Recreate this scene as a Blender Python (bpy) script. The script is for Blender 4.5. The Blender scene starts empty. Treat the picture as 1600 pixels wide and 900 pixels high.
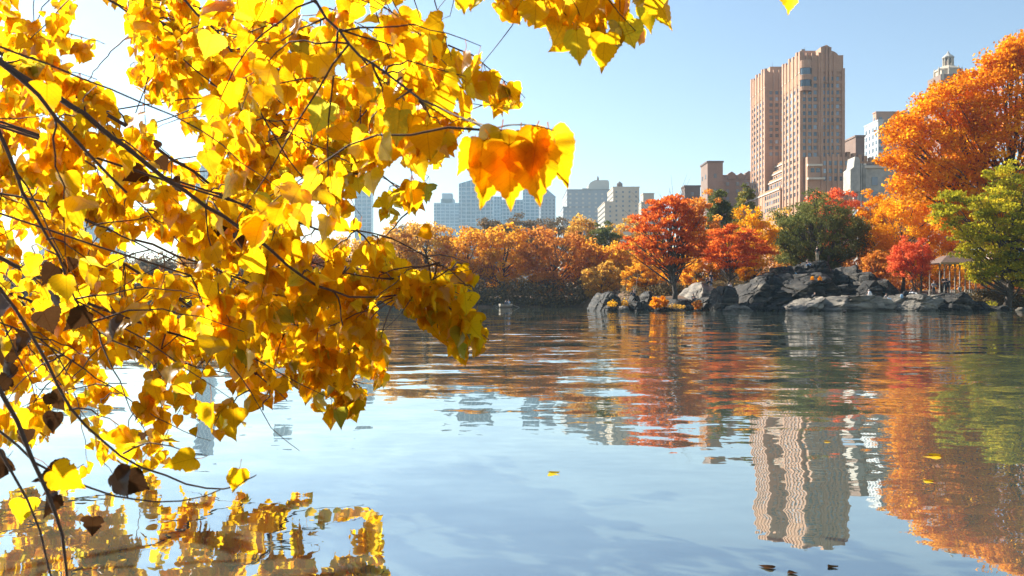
import bpy, math, random
import numpy as np
from mathutils import Vector, Matrix, Quaternion, noise
from mathutils.bvhtree import BVHTree
R = math.radians
rng = np.random.default_rng(7)
random.seed(7)
scene = bpy.context.scene
COL = scene.collection

# ------------------------------------------------------------------ camera
F = 1422.0            # focal length in pixels of a 1600 px wide picture
CAMZ = 1.3
HZN = 466.0           # picture row of the horizon
cam_d = bpy.data.cameras.new('camera')
cam = bpy.data.objects.new('camera', cam_d)
COL.objects.link(cam)
cam.location = (0, 0, CAMZ)
cam.rotation_euler = (R(90), 0, 0)
cam_d.sensor_width = 36
cam_d.lens = F / 1600 * 36
cam_d.shift_y = 0.01
cam_d.clip_start = 0.05
cam_d.clip_end = 9000
cam_d.dof.use_dof = True
cam_d.dof.focus_distance = 16.0
cam_d.dof.aperture_fstop = 11.0
scene.camera = cam

# ------------------------------------------------------------------ sky and sun
SUN_AZ, SUN_EL = R(-53), R(34)        # azimuth from +Y, negative = left
sun_dir = Vector((math.sin(SUN_AZ) * math.cos(SUN_EL), math.cos(SUN_AZ) * math.cos(SUN_EL), math.sin(SUN_EL)))
world = bpy.data.worlds.new('World')
scene.world = world
world.use_nodes = True
wn = world.node_tree.nodes
sky = wn.new('ShaderNodeTexSky')
sky.sky_type = 'NISHITA'
sky.sun_disc = False
sky.sun_elevation = SUN_EL
sky.sun_rotation = SUN_AZ
sky.altitude = 0
sky.air_density = 1.0
sky.dust_density = 0.15
sky.ozone_density = 0.3
bg = wn['Background']
bg.inputs['Strength'].default_value = 0.072
world.node_tree.links.new(sky.outputs[0], bg.inputs['Color'])
sl = bpy.data.lights.new('sun', 'SUN')
sl.energy = 5.0
sl.angle = R(0.53)
sl.color = (1.0, 0.93, 0.82)
sun = bpy.data.objects.new('sun', sl)
COL.objects.link(sun)
sun.rotation_euler = sun_dir.to_track_quat('Z', 'Y').to_euler()

# ------------------------------------------------------------------ exposure and render settings
vs = scene.view_settings
vs.view_transform = 'Standard'
vs.look = 'None'
vs.exposure = 1.32
vs.gamma = 1.0
vs.use_curve_mapping = False
cy = scene.cycles
cy.use_denoising = True
cy.max_bounces = 9
cy.diffuse_bounces = 5
cy.glossy_bounces = 3
cy.transmission_bounces = 4
cy.transparent_max_bounces = 8
cy.volume_bounces = 1
cy.sample_clamp_indirect = 8
cy.caustics_reflective = False
cy.caustics_refractive = False

# ------------------------------------------------------------------ helpers
def X(px, d): return (px - 800.0) / F * d
def Z(py, d): return CAMZ + (HZN - py) / F * d
def P(px, py, d): return Vector((X(px, d), d, Z(py, d)))

def tag(o, label=None, cat=None, group=None, kind=None):
    if label: o['label'] = label
    if cat: o['category'] = cat
    if group: o['group'] = group
    if kind: o['kind'] = kind
    return o

def mesh_np(name, verts, faces, mats=(), tint=None, smooth=False, mat_idx=None, luv=None):
    """verts (N,3), faces (M,k) all with the same corner count, or a list of lists."""
    me = bpy.data.meshes.new(name)
    verts = np.asarray(verts, dtype=np.float32)
    if isinstance(faces, np.ndarray):
        m, k = faces.shape
        me.vertices.add(len(verts)); me.vertices.foreach_set('co', verts.ravel())
        me.loops.add(m * k); me.loops.foreach_set('vertex_index', faces.astype(np.int32).ravel())
        me.polygons.add(m)
        me.polygons.foreach_set('loop_start', np.arange(0, m * k, k, dtype=np.int32))
        me.update(calc_edges=True)
    else:
        me.from_pydata(verts.tolist(), [], faces)
    for mm in mats: me.materials.append(mm)
    if mat_idx is not None: me.polygons.foreach_set('material_index', np.asarray(mat_idx, dtype=np.int32))
    if tint is not None:
        a = me.attributes.new('tint', 'FLOAT', 'POINT')
        a.data.foreach_set('value', np.asarray(tint, dtype=np.float32))
    if luv is not None:
        a = me.attributes.new('luv', 'FLOAT_VECTOR', 'POINT')
        a.data.foreach_set('vector', np.asarray(luv, dtype=np.float32).ravel())
    if smooth: me.polygons.foreach_set('use_smooth', np.ones(len(me.polygons), dtype=bool))
    me.update()
    return me

def link(name, me, parent=None, mw=None):
    o = bpy.data.objects.new(name, me)
    COL.objects.link(o)
    if parent is not None: o.parent = parent
    if mw is not None: o.matrix_local = mw
    return o

def empty(name, loc=(0, 0, 0), rz=0.0):
    o = bpy.data.objects.new(name, None)
    o.empty_display_size = 0.2
    o.location = loc
    o.rotation_euler = (0, 0, rz)
    COL.objects.link(o)
    return o

class MB:
    """collects shapes for one mesh"""
    def __init__(s): s.v = []; s.f = []; s.m = []
    def add(s, verts, faces, mat=0):
        b = len(s.v)
        s.v += [tuple(p) for p in verts]
        s.f += [[b + i for i in f] for f in faces]
        s.m += [mat] * len(faces)
        return s
    def box(s, x0, x1, y0, y1, z0, z1, mat=0):
        v = [(x0, y0, z0), (x1, y0, z0), (x1, y1, z0), (x0, y1, z0), (x0, y0, z1), (x1, y0, z1), (x1, y1, z1), (x0, y1, z1)]
        return s.add(v, [[0, 3, 2, 1], [4, 5, 6, 7], [0, 1, 5, 4], [1, 2, 6, 5], [2, 3, 7, 6], [3, 0, 4, 7]], mat)
    def prism(s, poly, y0, y1, mat=0):
        """poly of (x, z) counter-clockwise seen from -y, extruded along y"""
        n = len(poly)
        v = [(x, y0, z) for x, z in poly] + [(x, y1, z) for x, z in poly]
        f = [list(range(n)), list(range(2 * n - 1, n - 1, -1))]
        f += [[(i + 1) % n, i, n + i, n + (i + 1) % n] for i in range(n)]
        return s.add(v, f, mat)
    def tube(s, pts, rads, sides=6, mat=0, cap=True):
        pts = [Vector(p) for p in pts]
        n = len(pts)
        rings = []
        ref = None
        for i, p in enumerate(pts):
            t = (pts[min(i + 1, n - 1)] - pts[max(i - 1, 0)])
            if t.length < 1e-9: t = Vector((0, 0, 1))
            t.normalize()
            if ref is None:
                ref = t.orthogonal().normalized()
            else:
                ref = (ref - t * ref.dot(t))
                ref = ref.normalized() if ref.length > 1e-6 else t.orthogonal().normalized()
            b = t.cross(ref)
            rings.append([p + (ref * math.cos(2 * math.pi * k / sides) + b * math.sin(2 * math.pi * k / sides)) * rads[i] for k in range(sides)])
        v = [q for r_ in rings for q in r_]
        f = []
        for i in range(n - 1):
            for k in range(sides):
                a, c = i * sides + k, i * sides + (k + 1) % sides
                f.append([a, c, c + sides, a + sides])
        if cap:
            f.append(list(range(sides))[::-1]); f.append([(n - 1) * sides + k for k in range(sides)])
        return s.add(v, f, mat)
    def lathe(s, prof, cx=0, cy=0, seg=12, mat=0, rot=0.0):
        """prof of (r, z)"""
        v = []
        for r_, z in prof:
            for k in range(seg):
                a = 2 * math.pi * k / seg + rot
                v.append((cx + r_ * math.cos(a), cy + r_ * math.sin(a), z))
        f = []
        for i in range(len(prof) - 1):
            for k in range(seg):
                a, c = i * seg + k, i * seg + (k + 1) % seg
                f.append([a, c, c + seg, a + seg])
        f.append(list(range(seg))[::-1]); f.append([(len(prof) - 1) * seg + k for k in range(seg)])
        return s.add(v, f, mat)
    def mesh(s, name, mats, smooth=False):
        if not isinstance(mats, (list, tuple)): mats = [mats]
        return mesh_np(name, np.array(s.v), s.f, mats, smooth=smooth, mat_idx=s.m)
    def build(s, name, mats, parent=None, smooth=False):
        return link(name, s.mesh(name, mats, smooth), parent)

# ------------------------------------------------------------------ materials
class N:
    def __init__(s, name):
        s.mat = bpy.data.materials.new(name); s.mat.use_nodes = True
        s.t = s.mat.node_tree; s.n = s.t.nodes
        s.bsdf = s.n['Principled BSDF']; s.out = s.n['Material Output']
    def new(s, kind, **kw):
        nd = s.n.new(kind)
        for k, v in kw.items():
            if k.startswith('i_'):
                key = k[2:]
                nd.inputs[int(key) if key.isdigit() else key.replace('_', ' ')].default_value = v
            else: setattr(nd, k, v)
        return nd
    def link(s, a, b): s.t.links.new(a, b)
    def ramp(s, fac, stops):
        r_ = s.n.new('ShaderNodeValToRGB')
        e = r_.color_ramp.elements
        while len(e) < len(stops): e.new(0.5)
        for el, (p, c) in zip(e, stops): el.position = p; el.color = (*c, 1)
        if fac is not None: s.link(fac, r_.inputs[0])
        return r_
    def noise(s, scale, detail=4, rough=0.55, vec=None):
        nd = s.new('ShaderNodeTexNoise'); nd.inputs['Scale'].default_value = scale
        nd.inputs['Detail'].default_value = detail; nd.inputs['Roughness'].default_value = rough
        if vec is not None: s.link(vec, nd.inputs['Vector'])
        return nd
    def coord(s, kind='Object'):
        return s.n.new('ShaderNodeTexCoord').outputs[kind]

def plain(name, c, rough=0.6, var=0.25, scale=3.0, metal=0.0, bump=0.0):
    m = N(name)
    nz = m.noise(scale, 5, 0.6, m.coord())
    lo = tuple(max(0, x * (1 - var)) for x in c); hi = tuple(min(1, x * (1 + var)) for x in c)
    rp = m.ramp(nz.outputs[0], [(0.3, lo), (0.7, hi)])
    m.link(rp.outputs[0], m.bsdf.inputs['Base Color'])
    m.bsdf.inputs['Roughness'].default_value = rough
    m.bsdf.inputs['Metallic'].default_value = metal
    if bump:
        b = m.new('ShaderNodeBump', i_Strength=bump)
        m.link(nz.outputs[0], b.inputs['Height']); m.link(b.outputs[0], m.bsdf.inputs['Normal'])
    return m.mat

def foliage(name, stops, trans=0.60, tcol=1.5):
    m = N(name)
    a = m.new('ShaderNodeAttribute', attribute_name='tint')
    rp = m.ramp(a.outputs['Fac'], stops)
    d = m.new('ShaderNodeBsdfDiffuse'); t = m.new('ShaderNodeBsdfTranslucent')
    g = m.new('ShaderNodeMix', data_type='RGBA', blend_type='MULTIPLY')
    g.inputs[0].default_value = 1.0
    m.link(rp.outputs[0], g.inputs[6]); g.inputs[7].default_value = (tcol, tcol, tcol * 0.9, 1)
    m.link(rp.outputs[0], d.inputs[0]); m.link(g.outputs[2], t.inputs[0])
    mx = m.new('ShaderNodeMixShader'); mx.inputs[0].default_value = trans
    m.link(d.outputs[0], mx.inputs[1]); m.link(t.outputs[0], mx.inputs[2])
    m.link(mx.outputs[0], m.out.inputs['Surface'])
    return m.mat

FOL = {
 'gold':   foliage('gold foliage', [(0, (.34, .14, .020)), (.45, (.60, .29, .028)), (.8, (.76, .42, .035)), (1, (.80, .50, .05))]),
 'ochre':  foliage('ochre foliage', [(0, (.30, .17, .05)), (.5, (.58, .33, .06)), (1, (.74, .46, .07))]),
 'orange': foliage('orange foliage', [(0, (.36, .10, .008)), (.4, (.62, .24, .010)), (.7, (.78, .38, .012)), (1, (.84, .50, .02))]),
 'red':    foliage('red foliage', [(0, (.36, .06, .018)), (.5, (.60, .145, .026)), (.85, (.70, .24, .032)), (1, (.74, .38, .04))]),
 'scarlet':foliage('scarlet foliage', [(0, (.40, .06, .028)), (.5, (.64, .135, .05)), (1, (.72, .26, .08))]),
 'rust':   foliage('rust foliage', [(0, (.27, .11, .04)), (.5, (.50, .19, .04)), (1, (.68, .33, .045))]),
 'olive':  foliage('olive foliage', [(0, (.065, .08, .028)), (.5, (.125, .14, .045)), (.85, (.21, .20, .055)), (1, (.38, .27, .04))], trans=.4),
 'green':  foliage('green foliage', [(0, (.07, .09, .012)), (.35, (.20, .21, .018)), (.7, (.44, .38, .02)), (1, (.66, .48, .03))], trans=.5),
 'yellow': foliage('yellow foliage', [(0, (.56, .25, .012)), (.5, (.76, .40, .014)), (1, (.84, .52, .025))]),
 'brown':  foliage('brown grey foliage', [(0, (.10, .085, .065)), (.5, (.20, .15, .105)), (.85, (.30, .20, .11)), (1, (.46, .25, .08))], trans=.3),
 'thicket':foliage('thicket foliage', [(0, (.10, .08, .05)), (.5, (.18, .135, .075)), (.9, (.30, .20, .08)), (1, (.50, .29, .06))], trans=.25),
}
M = {}
M['bark'] = plain('grey brown bark', (.075, .058, .045), .9, .4, 6, bump=.3)
M['twigbark'] = plain('dark twig bark', (.075, .038, .018), .7, .35, 25)
M['brick'] = None

# brick with faint courses, for the twin towers
def brick_mat(name, c, mortar, scale=.9):
    m = N(name)
    co = m.coord()
    mp = m.new('ShaderNodeMapping'); m.link(co, mp.inputs[0])
    nz = m.noise(.15, 5, .6, co)
    nz2 = m.noise(1.6, 3, .6, co)
    rp = m.ramp(nz.outputs[0], [(.3, tuple(x * .82 for x in c)), (.7, tuple(min(1, x * 1.14) for x in c))])
    sx = m.new('ShaderNodeSeparateXYZ'); m.link(co, sx.inputs[0])
    wv = m.new('ShaderNodeMath', operation='SINE')
    ml = m.new('ShaderNodeMath', operation='MULTIPLY'); ml.inputs[1].default_value = 2 * math.pi / 3.04 * 4
    m.link(sx.outputs['Z'], ml.inputs[0]); m.link(ml.outputs[0], wv.inputs[0])
    gt = m.new('ShaderNodeMath', operation='GREATER_THAN'); gt.inputs[1].default_value = .93
    m.link(wv.outputs[0], gt.inputs[0])
    mx = m.new('ShaderNodeMix', data_type='RGBA')
    fm = m.new('ShaderNodeMath', operation='MULTIPLY'); fm.inputs[1].default_value = .35
    m.link(gt.outputs[0], fm.inputs[0]); m.link(fm.outputs[0], mx.inputs[0])
    m.link(rp.outputs[0], mx.inputs[6]); mx.inputs[7].default_value = (*mortar, 1)
    mx2 = m.new('ShaderNodeMix', data_type='RGBA', blend_type='MULTIPLY'); mx2.inputs[0].default_value = .35
    m.link(mx.outputs[2], mx2.inputs[6]); m.link(nz2.outputs[0], mx2.inputs[7])
    m.link(mx2.outputs[2], m.bsdf.inputs['Base Color'])
    m.bsdf.inputs['Roughness'].default_value = .85
    return m.mat
M['brick'] = brick_mat('tan tower brick', (.56, .325, .205), (.44, .28, .16))
M['brick_red'] = brick_mat('reddish spandrel brick', (.50, .27, .14), (.38, .19, .11))
M['brick_brown'] = brick_mat('brown brick', (.30, .20, .15), (.25, .17, .13))
M['brick_dark'] = brick_mat('dark brown brick', (.17, .11, .085), (.13, .09, .07))
M['stone'] = plain('pale terrace stone', (.62, .54, .43), .8, .12, .5)
M['greystone'] = plain('weathered grey stone', (.40, .38, .33), .9, .3, .35)
M['beige'] = plain('beige masonry', (.50, .42, .31), .85, .12, .08)
M['bluegrey'] = plain('blue grey masonry', (.33, .36, .38), .8, .12, .08)
M['paleblock'] = plain('pale masonry', (.60, .56, .47), .8, .08, .08)
M['whitepanel'] = plain('white facade panel', (.56, .58, .57), .5, .1, .3)
M['roofgrey'] = plain('slate roof', (.22, .21, .20), .6, .2, 2)
M['dullglass'] = plain('dull window band', (.16, .19, .22), .25, .3, .05)  # dull blue grey tone for the windows of plain buildings
def glass(name, c, rough=.08):
    m = N(name)
    oi = m.new('ShaderNodeObjectInfo')
    g = m.noise(.35, 2, .5, m.coord('Generated'))
    rp = m.ramp(oi.outputs['Random'], [(0, tuple(x * .35 for x in c)), (.45, c), (.8, tuple(min(1, x * 1.8) for x in c)), (1, tuple(min(1, x * 3.6) for x in c))])
    m.link(rp.outputs[0], m.bsdf.inputs['Base Color'])
    m.bsdf.inputs['Roughness'].default_value = rough
    m.bsdf.inputs['Specular IOR Level'].default_value = .8
    return m.mat
M['glass'] = glass('window glass', (.10, .13, .16))
M['frame'] = plain('window frame', (.20, .19, .17), .5, .1, 2)
def tower_glass(name, c):
    m = N(name)
    nz = m.noise(.06, 3, .6, m.coord())
    rp = m.ramp(nz.outputs[0], [(.3, tuple(x * .8 for x in c)), (.7, tuple(x * 1.2 for x in c))])
    m.link(rp.outputs[0], m.bsdf.inputs['Base Color'])
    m.bsdf.inputs['Roughness'].default_value = .22
    return m.mat
M['curtain'] = tower_glass('curtain wall glass', (.12, .20, .27))
M['mullion'] = plain('facade mullion', (.40, .46, .50), .5, .1, .1)

def rock_mat(name, k, stops):
    m = N(name)
    co = m.coord()
    mp = m.new('ShaderNodeMapping'); m.link(co, mp.inputs[0])
    mp.inputs['Rotation'].default_value = (.25, .5, .2); mp.inputs['Scale'].default_value = (.35, .5, 1.6)
    n1 = m.noise(1.4, 8, .65, mp.outputs[0]); n2 = m.noise(.5, 4, .6, co); n3 = m.noise(7, 6, .7, co)
    r1 = m.ramp(n1.outputs[0], [(p, tuple(k * q for q in c)) for p, c in stops])
    r2 = m.ramp(n2.outputs[0], [(.36, (.42, .42, .44)), (.6, (1, 1, 1))])
    mx = m.new('ShaderNodeMix', data_type='RGBA', blend_type='MULTIPLY'); mx.inputs[0].default_value = .9
    m.link(r1.outputs[0], mx.inputs[6]); m.link(r2.outputs[0], mx.inputs[7])
    # dark wet band where the lake laps, with an uneven edge
    wp = m.new('ShaderNodeSeparateXYZ'); m.link(m.new('ShaderNodeNewGeometry').outputs['Position'], wp.inputs[0])
    we = m.new('ShaderNodeMath', operation='MULTIPLY_ADD'); m.link(n2.outputs[0], we.inputs[0]); we.inputs[1].default_value = -.7; m.link(wp.outputs['Z'], we.inputs[2])
    wr = m.ramp(None, [(0, (.35, .36, .34)), (1, (1, 1, 1))])
    wm = m.new('ShaderNodeMapRange'); wm.inputs['From Min'].default_value = -.22; wm.inputs['From Max'].default_value = -.08; m.link(we.outputs[0], wm.inputs['Value'])
    m.link(wm.outputs[0], wr.inputs[0])
    mw_ = m.new('ShaderNodeMix', data_type='RGBA', blend_type='MULTIPLY'); mw_.inputs[0].default_value = 1
    m.link(mx.outputs[2], mw_.inputs[6]); m.link(wr.outputs[0], mw_.inputs[7])
    m.link(mw_.outputs[2], m.bsdf.inputs['Base Color'])
    m.bsdf.inputs['Roughness'].default_value = .8
    b = m.new('ShaderNodeBump', i_Strength=.8, i_Distance=.12)
    m.link(n3.outputs[0], b.inputs['Height'])
    b2 = m.new('ShaderNodeBump', i_Strength=.8, i_Distance=.2)
    m.link(n1.outputs[0], b2.inputs['Height']); m.link(b.outputs[0], b2.inputs['Normal'])
    m.link(b2.outputs[0], m.bsdf.inputs['Normal'])
    return m.mat
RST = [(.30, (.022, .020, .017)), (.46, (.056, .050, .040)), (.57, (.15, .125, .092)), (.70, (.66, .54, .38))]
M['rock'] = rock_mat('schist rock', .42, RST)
M['palerock'] = rock_mat('pale and sunlit schist', 1.0, [(.28, (.05, .046, .04)), (.42, (.17, .15, .12)), (.55, (.34, .29, .22)), (.7, (.46, .39, .30))])  # paler schist; sunlight on ledge and mound is put into its colour

def ground_mat():
    m = N('leaf strewn ground')
    co = m.coord()
    n1 = m.noise(.25, 5, .6, co); n2 = m.noise(5, 6, .7, co)
    r1 = m.ramp(n1.outputs[0], [(.3, (.05, .04, .025)), (.5, (.13, .07, .03)), (.62, (.22, .13, .07)), (.8, (.07, .06, .025))])
    r2 = m.ramp(n2.outputs[0], [(.35, (.45, .4, .35)), (.6, (1, 1, 1)), (.75, (1.0, .72, .4))])
    mx = m.new('ShaderNodeMix', data_type='RGBA', blend_type='MULTIPLY'); mx.inputs[0].default_value = .9
    m.link(r1.outputs[0], mx.inputs[6]); m.link(r2.outputs[0], mx.inputs[7])
    m.link(mx.outputs[2], m.bsdf.inputs['Base Color'])
    m.bsdf.inputs['Roughness'].default_value = .95
    b = m.new('ShaderNodeBump', i_Strength=.6, i_Distance=.1); m.link(n2.outputs[0], b.inputs['Height'])
    m.link(b.outputs[0], m.bsdf.inputs['Normal'])
    return m.mat
M['ground'] = ground_mat()

def water_mat():
    m = N('lake water')
    pos = m.new('ShaderNodeNewGeometry').outputs['Position']
    def slope(sx, sy, scale, detail, off, rough=.5):
        mp = m.new('ShaderNodeMapping'); m.link(pos, mp.inputs[0])
        mp.inputs['Scale'].default_value = (sx, sy, 1); mp.inputs['Location'].default_value = off
        mp.inputs['Rotation'].default_value = (0, 0, off[2])
        nz = m.noise(scale, detail, rough, mp.outputs[0])
        sub = m.new('ShaderNodeVectorMath', operation='SUBTRACT'); sub.inputs[1].default_value = (.5, .5, .5)
        m.link(nz.outputs['Color'], sub.inputs[0])
        return sub.outputs[0]
    def mul(v, k):
        a = m.new('ShaderNodeVectorMath', operation='MULTIPLY'); m.link(v, a.inputs[0])
        if isinstance(k, tuple): a.inputs[1].default_value = k
        else: m.link(k, a.inputs[1])
        return a.outputs[0]
    def add(a_, b_):
        a = m.new('ShaderNodeVectorMath', operation='ADD'); m.link(a_, a.inputs[0]); m.link(b_, a.inputs[1])
        return a.outputs[0]
    sx = m.new('ShaderNodeSeparateXYZ'); m.link(pos, sx.inputs[0])
    # the cove by the near bank lies sheltered, the open lake is ruffled by the breeze
    amp = m.new('ShaderNodeMapRange', interpolation_type='SMOOTHSTEP')
    amp.inputs['From Min'].default_value = 5; amp.inputs['From Max'].default_value = 18
    amp.inputs['To Min'].default_value = .52; amp.inputs['To Max'].default_value = 1.0
    m.link(sx.outputs['Y'], amp.inputs['Value'])
    pn = m.noise(.05, 2, .5, pos)
    pr = m.new('ShaderNodeMapRange'); pr.inputs['From Min'].default_value = .35; pr.inputs['From Max'].default_value = .65
    pr.inputs['To Min'].default_value = .7; pr.inputs['To Max'].default_value = 1.3
    m.link(pn.outputs[0], pr.inputs['Value'])
    am = m.new('ShaderNodeMath', operation='MULTIPLY'); m.link(amp.outputs[0], am.inputs[0]); m.link(pr.outputs[0], am.inputs[1])
    s1 = mul(slope(.55, 1.0, 1.1, 1.5, (3.1, 7.7, .06)), (.065, .145, 0))
    s2 = mul(slope(.6, 1.0, 4.2, 3, (13.1, 2.7, -.1), .6), (.075, .105, 0))
    s = mul(add(s1, s2), am.outputs[0])
    s3 = mul(slope(.7, 1.0, .45, 1, (5.1, 1.7, .1)), (.045, .034, 0))
    s = add(s, s3)
    nrm = m.new('ShaderNodeVectorMath', operation='ADD'); m.link(s, nrm.inputs[0]); nrm.inputs[1].default_value = (0, 0, 1)
    nn = m.new('ShaderNodeVectorMath', operation='NORMALIZE'); m.link(nrm.outputs[0], nn.inputs[0])
    dif = m.new('ShaderNodeBsdfDiffuse'); dif.inputs[0].default_value = (.080, .104, .078, 1)
    gl = m.new('ShaderNodeBsdfGlossy'); gl.inputs['Roughness'].default_value = .012
    gl.inputs['Color'].default_value = (.97, .98, .98, 1)
    fr = m.new('ShaderNodeFresnel'); fr.inputs[0].default_value = 1.36
    m.link(nn.outputs[0], gl.inputs['Normal']); m.link(nn.outputs[0], fr.inputs['Normal'])
    fa = m.new('ShaderNodeMath', operation='MULTIPLY_ADD'); fa.inputs[1].default_value = .56; fa.inputs[2].default_value = .44
    m.link(fr.outputs[0], fa.inputs[0])
    mx = m.new('ShaderNodeMixShader'); m.link(fa.outputs[0], mx.inputs[0])
    m.link(dif.outputs[0], mx.inputs[1]); m.link(gl.outputs[0], mx.inputs[2])
    m.link(mx.outputs[0], m.out.inputs['Surface'])
    return m.mat
M['water'] = water_mat()

# ------------------------------------------------------------------ ground and water
def smooth(a, b, x):
    t = np.clip((x - a) / (b - a), 0, 1); return t * t * (3 - 2 * t)
SHX = [-2600, -260, -120, -60, -10, 5, 9.5, 14, 14.8, 30, 47, 51, 60, 80, 140, 2600]
SHY = [260, 190, 150, 133, 131, 131, 131, 116, 96, 93.5, 93.5, 97, 97, 93, 80, 60]
def shore(x): return np.interp(x, SHX, SHY)
def near_shore(x): return 1.2 + np.where(x < 0, .33 * np.abs(x), .12 * np.abs(x))
def height(x, y):
    x = np.asarray(x, float); y = np.asarray(y, float)
    sd = y - shore(x)
    wob = .5 * np.sin(x * .9) + .4 * np.sin(x * .37 + 2) + .25 * np.sin(y * .8 + x * .3)
    sd = sd + wob * .6
    land = .3 * smooth(-.5, 1.5, sd) + 1.2 * smooth(1, 9, sd) + 1.2 * smooth(8, 40, sd) + 3.0 * smooth(40, 160, sd)
    land = land + .12 * np.sin(x * .7 + y * .23) * smooth(2, 8, sd) + .1 * np.sin(y * 1.1 - x * .4) * smooth(2, 8, sd)
    far = land - 1.4 * (1 - smooth(-2.5, .6, sd))
    nd = near_shore(x) - y
    near = -1.4 + 1.75 * smooth(-1.2, .8, nd) + .8 * smooth(1.5, 8, nd)
    return np.where(nd > -1.2, np.maximum(near, far), far)
def gz(x, y): return float(height(x, y))

gx = np.unique(np.concatenate([np.linspace(-2500, -320, 20), np.linspace(-320, -60, 40), np.linspace(-60, 90, 150), np.linspace(90, 320, 40), np.linspace(320, 2500, 20)]))
gy = np.unique(np.concatenate([np.linspace(-60, -6, 12), np.linspace(-6, 14, 40), np.linspace(14, 84, 15), np.linspace(84, 150, 110), np.linspace(150, 320, 40), np.linspace(320, 2500, 25)]))
GX, GY = np.meshgrid(gx, gy)
GV = np.stack([GX.ravel(), GY.ravel(), height(GX, GY).ravel()], 1)
nxg, nyg = len(gx), len(gy)
ii, jj = np.meshgrid(np.arange(nxg - 1), np.arange(nyg - 1))
a = (jj * nxg + ii).ravel()
GF = np.stack([a, a + 1, a + 1 + nxg, a + nxg], 1)
ground = link('ground', mesh_np('ground', GV, GF, [M['ground']], smooth=True)); tag(ground, kind='structure')
water = MB().add([(-700, -20, 0), (700, -20, 0), (700, 330, 0), (-700, 330, 0)], [[0, 1, 2, 3]]).build('lake_water', M['water']); tag(water, kind='structure')

# ------------------------------------------------------------------ buildings
def solid(parent, name, mat, *boxes):
    m = MB()
    for b in boxes: m.box(*b)
    return m.build(name, mat, parent)

_wcache = {}
def window_mesh(w, h, face):
    key = (round(w, 2), round(h, 2), face)
    if key in _wcache: return _wcache[key]
    m = MB(); t = .07
    m.box(-w / 2, w / 2, -.03, .03, -h / 2, h / 2, 0)
    for (x0, x1, z0, z1) in ((-w / 2, -w / 2 + t, -h / 2, h / 2), (w / 2 - t, w / 2, -h / 2, h / 2), (-w / 2 + t, w / 2 - t, -.04, .04), (-w / 2 + t, w / 2 - t, -h / 2, -h / 2 + t), (-w / 2 + t, w / 2 - t, h / 2 - t, h / 2)):
        m.box(x0, x1, -.09, -.031, z0, z1, 1)
    if face == 'left':
        m.v = [(y, -x, z) for x, y, z in m.v]
    me = m.mesh('window', [M['glass'], M['frame']])
    _wcache[key] = me
    return me
def win(parent, x, y, z, w, h, face):
    o = link('window', window_mesh(w, h, face), parent)
    o.location = (x, y, z)
    return o

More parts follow.
